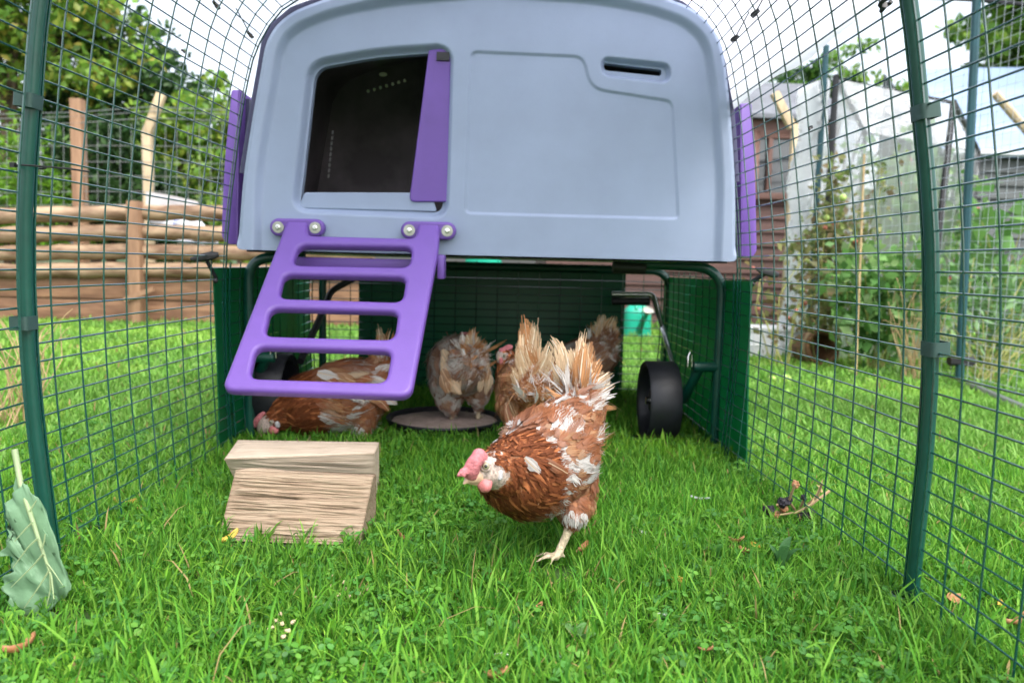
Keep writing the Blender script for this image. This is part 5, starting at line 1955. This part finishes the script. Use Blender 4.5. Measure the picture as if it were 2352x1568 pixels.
def hen(label, spine, thighs, shanks, nf, seed, tail=None, wings=None, neck_from=.72, face_from=.93, white=.33, tone=1.0, grey=0.0,
        head=None, fsize=1.0, voxel=.0045, tan_bias=.35):
    """spine: (point, radius) from tail root to face; thighs / shanks: one list per leg; everything in world coordinates"""
    rng = np.random.default_rng(seed)
    foot = Vector(shanks[0][-1][-1][0]) if shanks else Vector(spine[2][0])
    o0 = Vector((spine[len(spine) // 3][0].x, spine[len(spine) // 3][0].y, 0))
    t = empty('hen', o0, label, 'hen', 'brown hens in the run')
    sb = chain(spine, .006)
    nb = len(sb)
    balls = list(sb)
    tb = []
    for th in thighs:
        tb += chain(th, .005)
    balls += tb
    lg = []
    for sh in shanks:
        for path in sh:
            lg += chain(path, .0035)
    balls += lg
    me = blobs('body', balls, voxel, 3)
    nv = len(me.vertices)
    co = np.empty(nv * 3, np.float32)
    me.vertices.foreach_get('co', co)
    co = co.reshape(-1, 3).astype(float)
    no = np.empty(nv * 3, np.float32)
    me.vertices.foreach_get('normal', no)
    no = no.reshape(-1, 3).astype(float)
    SB, SR = np.array([tuple(p) for p, r in sb]), np.array([r for p, r in sb])
    TB, TR = (np.array([tuple(p) for p, r in tb]), np.array([r for p, r in tb])) if tb else (np.zeros((1, 3)) + 99, np.array([.01]))
    LB, LR = (np.array([tuple(p) for p, r in lg]), np.array([r for p, r in lg])) if lg else (np.zeros((1, 3)) + 99, np.array([.01]))
    tang = nrm(np.gradient(SB, axis=0))
    zone = np.zeros(nv, int)
    tpar = np.zeros(nv)
    for a in range(0, nv, 4000):
        q = co[a:a + 4000]
        ds = np.linalg.norm(q[:, None] - SB[None], axis=2) - SR
        dt = np.linalg.norm(q[:, None] - TB[None], axis=2) - TR
        dl = np.linalg.norm(q[:, None] - LB[None], axis=2) - LR
        tpar[a:a + 4000] = ds.argmin(1) / (nb - 1)
        dm = np.stack([ds.min(1), dt.min(1), dl.min(1)], 1)
        zone[a:a + 4000] = dm.argmin(1)
    # material per face: down, leg scales, bare face
    npol = len(me.polygons)
    ls = np.empty(npol, np.int32)
    me.polygons.foreach_get('loop_start', ls)
    li = np.empty(len(me.loops), np.int32)
    me.loops.foreach_get('vertex_index', li)
    v0 = li[ls]
    fm = np.zeros(npol, np.int32)
    fm[zone[v0] == 2] = 1
    if head is not None:
        fm[(zone[v0] == 0) & (tpar[v0] > face_from)] = 2
    for k in ('hen_skin', 'leg', 'hen_face'):
        me.materials.append(M[k])
    me.polygons.foreach_set('material_index', fm)
    me.transform(Matrix.Translation(-o0))
    body = link('body', me, None, t)
    # plumage
    wgt = np.ones(nv)
    wgt[zone == 2] = 0
    bare = (zone == 0) & (tpar > face_from + .015)
    if head and 'eye' in head:
        ex = co - np.array(tuple(head['eye'][0]))
        hs_ = head.get('scale', 1.0)
        bare &= ~(((ex[:, 0] > .0085 * hs_) & (ex[:, 2] > -.0075 * hs_)) | (ex[:, 2] > .0075 * hs_)) | (tpar > .975)
    wgt[bare] = 0
    wgt[(zone == 0) & (tpar > neck_from)] *= 3.0
    wgt /= wgt.sum()
    idx = rng.choice(nv, nf, p=wgt)
    P, Nn = co[idx] + rng.normal(0, .002, (nf, 3)), no[idx]
    tp, zn = tpar[idx], zone[idx]
    flow = -tang[np.clip((tp * (nb - 1)).astype(int), 0, nb - 1)]
    body_m = (tp < neck_from) & (zn == 0)
    flow = flow + np.where(body_m[:, None], np.array([0, 0, -.30]), np.array([0, 0, -.1]))
    flow[zn == 1] = np.array([0, 0, -1.0]) + .25 * flow[zn == 1]
    flow = flow + rng.normal(0, .17, (nf, 3)) + 1.15 * (np.stack([vnoise(P, 22, seed), vnoise(P, 22, seed + 1), vnoise(P, 22, seed + 2)], 1) - .5)
    D = flow - Nn * (flow * Nn).sum(1, keepdims=True)
    D = nrm(D)
    neck = (tp >= neck_from) & (zn == 0)
    L = np.where(neck, .022, .034) * rng.uniform(.75, 1.25, nf) * fsize
    L = np.where(zn == 1, .013 * fsize, L)
    L = np.where(tp > face_from - .07, L * .55, L)
    L = np.where((tp > face_from) & (zn == 0), .008 * fsize, L)
    W = np.where(neck, .0042, .0125) * rng.uniform(.8, 1.2, nf) * fsize
    W = np.where(zn == 1, .010 * fsize, W)
    w1 = vnoise(P, 38, seed + 5) * .62 + vnoise(P, 85, seed + 6) * .38
    thr = 1 - white
    isw = (w1 + rng.normal(0, .05, nf) > .36 + .40 * thr) & ~neck
    mix = (rng.random(nf) * .45 + .55 * np.clip((vnoise(P, 30, seed + 9) - .2) / .6, 0, 1))[:, None]
    base = np.where(mix > 1 - tan_bias, TAN, BROWN) * rng.uniform(.9, 1.1, (nf, 1))
    nk = np.where(rng.random((nf, 1)) > .82, BROWN * 1.5, RUST) * rng.uniform(.75, 1.35, (nf, 1))
    C1 = np.where(neck[:, None], nk, base)
    C0 = np.where(neck[:, None], nk * .8, base * .75 + WHITE * .10)
    C1 = np.where(isw[:, None], WHITE * rng.uniform(.8, 1.0, (nf, 1)), C1)
    soft = (~isw & ~neck & (w1 > .30 + .40 * thr))[:, None]
    C1 = np.where(soft, C1 * .72 + WHITE * .28, C1)
    C0 = np.where(isw[:, None], WHITE * .9, C0)
    if grey:
        g = np.array([.42, .37, .33])
        C1 = C1 * (1 - grey) + g * grey * rng.uniform(.6, 1.3, (nf, 1))
        C0 = C0 * (1 - grey) + g * grey
    sets = []
    for msk, k in ((neck, 5), (~neck, 9)):
        if msk.any():
            sets.append(feather_mesh(P[msk] - np.array(o0), D[msk], Nn[msk], L[msk], W[msk], C0[msk] * tone, C1[msk] * tone, k, rng, fray=.38, latj=.10, width=.95,
                                     lift=.10 if k == 4 else .13))
    V, q, c = merge(sets)
    link('plumage', npmesh('plumage', V, [q], c), M['feather'], t)
    # wings: overlapping rows of firm quills
    for wi in (wings or []):
        a, b, down, out, rows, per, WL, WW, wcol = wi
        a, b, down, out = (np.array(v, float) for v in (a, b, down, out))
        Bq, Dq, Nq, Lq, Wq, C0q, C1q = [], [], [], [], [], [], []
        for rI in range(rows):
            for k in range(per):
                u = (k + .5 * (rI % 2) + rng.uniform(-.15, .15)) / per
                p = a + (b - a) * u + down * (rI / rows) * .8
                Bq.append(p + out * .004 * (rows - rI) + rng.normal(0, .0012, 3))
                Dq.append(nrm((b - a) * 1.0 / np.linalg.norm(b - a) + down / np.linalg.norm(down) * (.35 + .25 * rI / rows) + rng.normal(0, .08, 3)))
                Nq.append(nrm(out + rng.normal(0, .1, 3)))
                Lq.append(WL * rng.uniform(.8, 1.2))
                Wq.append(WW * rng.uniform(.85, 1.15))
                cc = np.array(wcol[rng.integers(0, len(wcol))]) * rng.uniform(.8, 1.2)
                C0q.append(cc * .8 + WHITE * .15)
                C1q.append(cc)
        Bq, Dq, Nq, C0q, C1q = (np.array(v) for v in (Bq, Dq, Nq, C0q, C1q))
        Dq = nrm(Dq - Nq * (Dq * Nq).sum(1, keepdims=True))
        V, q, c = feather_mesh(Bq - np.array(o0), Dq, Nq, np.array(Lq), np.array(Wq), C0q * tone, C1q * tone, 9, rng, lift=.10, curl=.10, fray=.08, rachis=CREAM * tone)
        link('wing', npmesh('wing', V, [q], c), M['feather'], t)
    # tail
    if tail:
        root, tips, width, cols, facing = tail[:5]
        Bq, Dq, Nq, Lq = [], [], [], []
        for k, tip in enumerate(tips):
            b = np.array(root) + rng.normal(0, .006, 3)
            v = np.array(tip) - b
            Bq.append(b)
            Lq.append(np.linalg.norm(v))
            Dq.append(v / Lq[-1])
            nn = np.array(facing) + rng.normal(0, .25, 3)
            Nq.append(nrm(nn - Dq[-1] * (nn @ Dq[-1])))
        n_ = len(Bq)
        cc = np.array(cols)[rng.integers(0, len(cols), n_)] * rng.uniform(.85, 1.15, (n_, 1))
        V, q, c = feather_mesh(np.array(Bq) - np.array(o0), np.array(Dq), np.array(Nq), np.array(Lq), np.full(n_, width * 1.35) * rng.uniform(.8, 1.2, n_), cc * .9 * tone, cc * tone, 21, rng,
                               lift=.06, curl=.06, fray=.10, blunt=.45, latj=.022, rachis=np.array([.80, .70, .55]) * tone)
        # fluff at the root of the tail
        m_ = int(150)
        Bf = np.array(root) + rng.normal(0, 1, (m_, 3)) * .013
        Df = nrm(np.array(Dq)[rng.integers(0, n_, m_)] + rng.normal(0, .45, (m_, 3)))
        Nf = nrm(np.cross(Df, rng.normal(0, 1, (m_, 3))))
        fc_ = np.where(rng.random((m_, 1)) > .5, WHITE, TAN) * rng.uniform(.8, 1.1, (m_, 1))
        V2 = feather_mesh(Bf - np.array(o0), Df, Nf, rng.uniform(.028, .062, m_), rng.uniform(.007, .013, m_), fc_ * tone, fc_ * tone, 6, rng, fray=.3)
        V, q, c = merge([(V, q, c), V2])
        link('tail', npmesh('tail', V, [q], c), M['feather'], t)
    # head furniture
    if head:
        for nm, mt, bl, vx in head.get('soft', []):
            m2 = blobs(nm, bl, vx, 2)
            m2.transform(Matrix.Translation(-o0))
            link(nm, m2, M[mt], t)
        if 'beak' in head:
            mb = MB()
            for path, rr_ in head['beak']:
                mb.tube(path, rr_, 10, flat=.75)
            mb.build('beak', M['beak'], t)['_o'] = tuple(o0)
        if 'eye' in head:
            e, d, r_ = head['eye']
            d = Vector(d).normalized()
            lid = MB().lathe(Vector(e) - d * r_ * .2, d, [(r_ * 1.55, -r_ * .7), (r_ * 1.6, -r_ * .1), (r_ * 1.35, r_ * .22), (r_ * 1.02, r_ * .26), (r_ * .95, -.1 * r_)], 20).build('eyelid', M['hen_face'], t)
            eo = MB().ball(e, r_, 10).build('eye', M['eye'], t)
            MB().ball(Vector(e) + d * r_ * .62, r_ * .52, 8).build('pupil', M['pupil'], eo)
    return t


def A(px, py, Y):
    return Vector(at(px, py, Y))


def toes(foot, fwd, r=.0038, L=.034):
    f = Vector(fwd)
    f.z = 0
    f.normalize()
    s = Vector((-f.y, f.x, 0))
    F = Vector(foot)
    out = []
    for v, l in ((f, L), (f * .75 + s * .66, L * .85), (f * .75 - s * .66, L * .85), (-f * .9 + s * .2, L * .45)):
        v = v.normalized()
        out.append([(F, r * 1.25), (F + v * l * .5 + Vector((0, 0, .0035)), r), (F + v * l - Vector((0, 0, .002)), r * .55)])
    return out


# --- the walking hen in front
sp = [(A(1330, 925, 1.262), .022), (A(1318, 965, 1.25), .046), (A(1284, 1015, 1.215), .062), (A(1256, 1052, 1.175), .075), (A(1218, 1085, 1.12), .065),
      (A(1182, 1090, 1.065), .048), (A(1158, 1083, 1.03), .033), (A(1132, 1078, 1.005), .0245), (A(1112, 1080, .992), .0205), (A(1096, 1088, .985), .0135)]
fA = gr(1277, 1279, .022)
hock = A(1313, 1198, fA.y + .012)
fw = (A(1240, 1285, 1.1) - A(1300, 1270, 1.16))
th = [[(A(1300, 1105, 1.185), .050), (A(1316, 1145, 1.18), .034), (A(1318, 1174, fA.y + .016), .021), (hock + Vector((0, 0, .004)), .0135)],
      [(A(1285, 1110, 1.26), .045), (A(1290, 1140, 1.28), .030), (A(1300, 1160, 1.31), .018)]]
shk = [[[(hock, .0082), (hock.lerp(fA, .5) + Vector((.001, 0, 0)), .0066), (fA, .0060)]] + toes(fA, (-.9, -.45, 0)),
       [[(A(1300, 1162, 1.31), .0075), (A(1326, 1150, 1.345), .006)], [(A(1326, 1150, 1.345), .0045), (A(1335, 1165, 1.36), .003)]]]
tipsA = [A(x, y, Y) for x, y, Y in ((1284, 830, 1.29), (1290, 790, 1.30), (1302, 764, 1.31), (1318, 772, 1.33), (1332, 778, 1.34), (1350, 790, 1.35), (1364, 806, 1.35), (1376, 826, 1.35), (1388, 848, 1.34), (1394, 872, 1.33),
                                    (1300, 800, 1.27), (1322, 806, 1.275), (1344, 820, 1.28), (1362, 850, 1.28), (1378, 888, 1.28), (1296, 850, 1.26), (1390, 905, 1.30), (1336, 796, 1.26))]
EY = A(1116, 1070, .973)
vw = (CC - EY).normalized()
ear = A(1147, 1090, .985)
headA = dict(
    soft=[('comb', 'comb', [(A(x, y, Y), r) for x, y, Y, r in ((1106, 1050, .985, .0085), (1100, 1046, .975, .0095), (1096, 1055, .968, .0100), (1090, 1062, .965, .0100), (1086, 1070, .965, .0105), (1083, 1078, .966, .0108), (1080, 1086, .967, .0090), (1085, 1091, .968, .0070),
                                                                (1074, 1074, .962, .0050), (1068, 1080, .960, .0044), (1062, 1084, .958, .0036), (1058, 1089, .957, .0030), (1066, 1088, .958, .0030), (1110, 1060, .98, .006), (1060, 1080, .957, .0026), (1055, 1087, .955, .0022), (1052, 1092, .955, .0018), (1070, 1086, .957, .0026), (1066, 1093, .956, .0020))], .0013),
          ('wattle', 'wattle', [(A(x, y, Y), r) for x, y, Y, r in ((1106, 1104, .979, .0065), (1112, 1110, .977, .0078), (1116, 1116, .976, .0080), (1108, 1112, .977, .0070), (1120, 1110, .978, .0066), (1112, 1120, .976, .0062), (1098, 1104, .985, .005), (1118, 1122, .977, .005))], .0016),
          ('earlobe', 'lobe', [(ear + Vector((0, 0, k * .0030)), .0048) for k in range(-1, 2)], .0014)],
    beak=[([A(1102, 1092, .978), A(1088, 1096, .972), A(1074, 1100, .968), A(1064, 1111, .965)], [.0105, .0088, .0058, .0008]),
          ([A(1100, 1101, .979), A(1086, 1103, .974), A(1072, 1107, .969)], [.0085, .0060, .0016])],
    eye=(EY + vw * .0032, vw, .0046))
W_A = [(A(1215, 1050, 1.035), A(1345, 1065, 1.185), np.array([.0, .02, -.065]), np.array(nrm(np.array([-.35, -.9, .25]))), 4, 8, .036, .012, (BROWN, BROWN * .9, BROWN * 1.1, WHITE * .8, BROWN * 1.2, BROWN))]
hen('brown and white hen with pink comb walking forward in front of the others', sp, th, shk, 13000, 101,
    tail=(A(1326, 925, 1.262), tipsA, .022, (CREAM, CREAM * 1.1, TAN * 1.2, CREAM * .9, TAN), (-.15, -1, .25)), wings=W_A, head=headA, neck_from=.60, face_from=.875, white=.36, fsize=.92, voxel=.0030)

# --- the pecking hen behind the ladder
sp = [(A(893, 848, 2.0), .034), (A(855, 880, 1.99), .062), (A(790, 908, 1.975), .088), (A(720, 925, 1.96), .078), (A(672, 940, 1.95), .050), (A(643, 957, 1.94), .033), (A(619, 970, 1.93), .025), (A(604, 984, 1.925), .016)]
f1, f2 = gr(838, 1010, .01), gr(812, 1012, .01)
th = [[(A(830, 930, 1.96), .055), (A(832, 965, 1.95), .036), (A(836, 985, 1.945), .016)], [(A(800, 935, 2.02), .05), (A(806, 970, 2.02), .03), (A(810, 985, 2.0), .015)]]
shk = [[[(A(836, 985, 1.945), .008), (f1, .0065)]] + toes(f1, (-1, -.1, 0)), [[(A(810, 985, 2.0), .008), (f2, .0065)]] + toes(f2, (-1, 0, 0))]
tips = [A(x, y, Y) for x, y, Y in ((862, 772, 2.02), (868, 752, 2.03), (876, 762, 2.02), (886, 772, 2.0), (897, 790, 1.98), (905, 815, 1.98), (872, 790, 1.99))]
eB = A(622, 968, 1.905)
hB = dict(soft=[('comb', 'comb', [(A(x, y, 1.925), r) for x, y, r in ((606, 952, .009), (600, 956, .010), (595, 962, .010), (590, 966, .009), (586, 970, .007), (584, 978, .005), (594, 976, .007), (606, 948, .007))], .0026),
                ('wattle', 'wattle', [(A(x, y, 1.912), r) for x, y, r in ((626, 984, .009), (632, 988, .010), (624, 990, .008))], .0026),
                ('earlobe', 'lobe', [(A(637, 972, 1.908), .007), (A(638, 977, 1.908), .0065)], .0022)],
          beak=[([A(606, 984, 1.925), A(600, 993, 1.92), A(598, 1004, 1.915)], [.012, .0085, .001])], eye=(eB, (-.2, -1, 0.1), .0048))
W_B = [(A(735, 862, 1.90), A(880, 880, 1.945), np.array([0, -.015, -.05]), np.array(nrm(np.array([0, -.8, .6]))), 4, 8, .055, .022, (BROWN, TAN, WHITE * .9, TAN * .9, CREAM))]
hen('rusty hen pecking at the ground behind the purple ladder', sp, th, shk, 7500, 102, tail=(A(893, 850, 2.0), tips, .022, (CREAM, TAN, CREAM * 1.1), (-.2, -1, .3)),
    wings=W_B, head=hB, neck_from=.55, face_from=.90, white=.30, tone=1.12, fsize=1.15)

# --- the hen seen from behind, standing on the tray
sp = [(A(1078, 822, 2.06), .030), (A(1062, 850, 2.09), .068), (A(1052, 842, 2.16), .083), (A(1046, 850, 2.24), .070), (A(1052, 842, 2.30), .046), (A(1062, 822, 2.34), .032), (A(1072, 806, 2.37), .024), (A(1076, 815, 2.40), .015)]
f1, f2 = A(1037, 984, 2.115), A(1098, 976, 2.125)
f1.z = f2.z = .028
th = [[(A(1028, 880, 2.12), .050), (A(1030, 908, 2.11), .038), (A(1036, 930, 2.11), .024), (A(1036, 944, 2.11), .011)], [(A(1090, 880, 2.12), .050), (A(1096, 898, 2.115), .036), (A(1098, 918, 2.115), .023), (A(1097, 930, 2.115), .011)]]
shk = [[[(A(1036, 942, 2.112), .0085), (f1, .0075)]] + toes(f1, (0, 1, 0)), [[(A(1097, 928, 2.118), .0085), (f2, .0075)]] + toes(f2, (0, 1, 0))]
tips = [A(x, y, Y) for x, y, Y in ((1060, 790, 2.04), (1072, 768, 2.04), (1084, 754, 2.05), (1096, 772, 2.04), (1108, 790, 2.03), (1116, 806, 2.03), (1052, 828, 2.02), (1078, 780, 2.03))]
W_C = [(A(1020, 805, 2.06), A(1018, 878, 2.02), np.array([.045, -.01, -.01]), np.array((-.25, -.95, .15)), 4, 5, .045, .020, (CREAM * .85, TAN * .8, CREAM * .8)),
       (A(1112, 818, 2.06), A(1126, 875, 2.04), np.array([-.03, -.01, 0.0]), np.array((.35, -.9, .15)), 3, 4, .042, .016, (CREAM * .85, TAN * .8))]
hC = dict(soft=[('comb', 'comb', [(A(x, 768, 2.35), .008) for x in (1062, 1070, 1078, 1085)], .0028)])
hen('scruffy pale grey-brown hen seen from behind standing on the feed tray', sp, th, shk, 8000, 103, tail=(A(1080, 826, 2.05), tips, .020, (CREAM * .85, TAN * .8), (0, -1, .3)),
    wings=W_C, head=hC, neck_from=.68, face_from=.95, white=.66, grey=.30, tone=1.45, fsize=1.15)

# --- the hen half hidden behind the walking hen
sp = [(A(1222, 880, 1.68), .030), (A(1224, 885, 1.72), .062), (A(1218, 890, 1.78), .078), (A(1200, 885, 1.85), .062), (A(1180, 862, 1.88), .040), (A(1170, 838, 1.885), .029), (A(1161, 820, 1.885), .0235), (A(1153, 818, 1.88), .014)]
f1, f2 = gr(1185, 1012, .01), gr(1240, 1010, .01)
th = [[(A(1190, 925, 1.74), .05), (A(1188, 955, 1.74), .032), (A(1187, 975, f1.y), .014)], [(A(1245, 925, 1.76), .05), (A(1242, 955, 1.77), .032), (A(1241, 975, f2.y), .014)]]
shk = [[[(A(1187, 973, f1.y), .008), (f1, .007)]] + toes(f1, (-.4, 1, 0)), [[(A(1241, 973, f2.y), .008), (f2, .007)]] + toes(f2, (-.4, 1, 0))]
tips = [A(x, y, Y) for x, y, Y in ((1184, 800, 1.66), (1192, 772, 1.66), (1200, 744, 1.665), (1212, 752, 1.66), (1222, 736, 1.66), (1232, 750, 1.66), (1242, 768, 1.66), (1252, 790, 1.665), (1262, 812, 1.67), (1176, 850, 1.65), (1206, 800, 1.64), (1226, 790, 1.64), (1244, 820, 1.64), (1198, 840, 1.635), (1236, 850, 1.635))]
eD = A(1159, 817, 1.863)
hD = dict(soft=[('comb', 'comb', [(A(x, y, 1.875), r) for x, y, r in ((1164, 800, .008), (1168, 798, .008), (1172, 797, .007), (1158, 803, .007), (1153, 808, .006), (1150, 803, .005))], .0026),
                ('wattle', 'wattle', [(A(1152, 826, 1.868), .007), (A(1153, 831, 1.868), .007)], .0026)],
          beak=[([A(1155, 818, 1.875), A(1148, 821, 1.872), A(1143, 827, 1.87)], [.010, .007, .001])], eye=(eD, (-.3, -1, .1), .0045))
W_D = [(A(1175, 850, 1.72), A(1172, 955, 1.69), np.array([.02, -.02, -.01]), np.array((-.7, -.7, .1)), 3, 7, .045, .020, (TAN * .8, BROWN * 1.2, TAN))]
hen('tawny hen with a tall cream tail turned away behind the walking hen', sp, th, shk, 6000, 104, tail=(A(1222, 905, 1.67), tips, .028, (CREAM, TAN * 1.1, CREAM * .95, CREAM * 1.1), (0, -1, .15)),
    wings=W_D, head=hD, neck_from=.62, face_from=.92, white=.12, tone=1.25, fsize=1.15, tan_bias=.6)

# --- the hen at the far end by the wheel
sp = [(A(1384, 790, 2.33), .032), (A(1362, 826, 2.36), .060), (A(1332, 838, 2.40), .075), (A(1300, 842, 2.43), .060), (A(1284, 850, 2.45), .040), (A(1272, 880, 2.46), .030), (A(1266, 915, 2.46), .024), (A(1262, 930, 2.46), .015)]
f1, f2 = gr(1381, 948, .01), gr(1340, 948, .01)
th = [[(A(1368, 855, 2.36), .046), (A(1380, 885, 2.36), .026), (A(1386, 902, 2.37), .012)], [(A(1330, 870, 2.38), .046), (A(1336, 900, 2.38), .026), (A(1338, 912, 2.38), .012)]]
shk = [[[(A(1386, 900, 2.37), .0085), (f1, .0072)]] + toes(f1, (-.6, .7, 0)), [[(A(1338, 910, 2.38), .008), (f2, .007)]] + toes(f2, (-.6, .7, 0))]
tips = [A(x, y, Y) for x, y, Y in ((1372, 742, 2.34), (1388, 724, 2.34), (1402, 728, 2.32), (1420, 734, 2.31), (1416, 752, 2.31), (1422, 764, 2.31), (1420, 778, 2.3), (1412, 796, 2.3), (1398, 806, 2.29), (1384, 742, 2.31))]
hen('pale brown hen with a ragged raised tail at the far end beside the wheel', sp, th, shk, 5000, 105, tail=(A(1374, 796, 2.33), tips, .030, (CREAM, CREAM * 1.1, TAN * 1.2), (0, -1, .1)),
    neck_from=.62, face_from=.97, white=.45, grey=.25, tone=1.6, fsize=1.2)
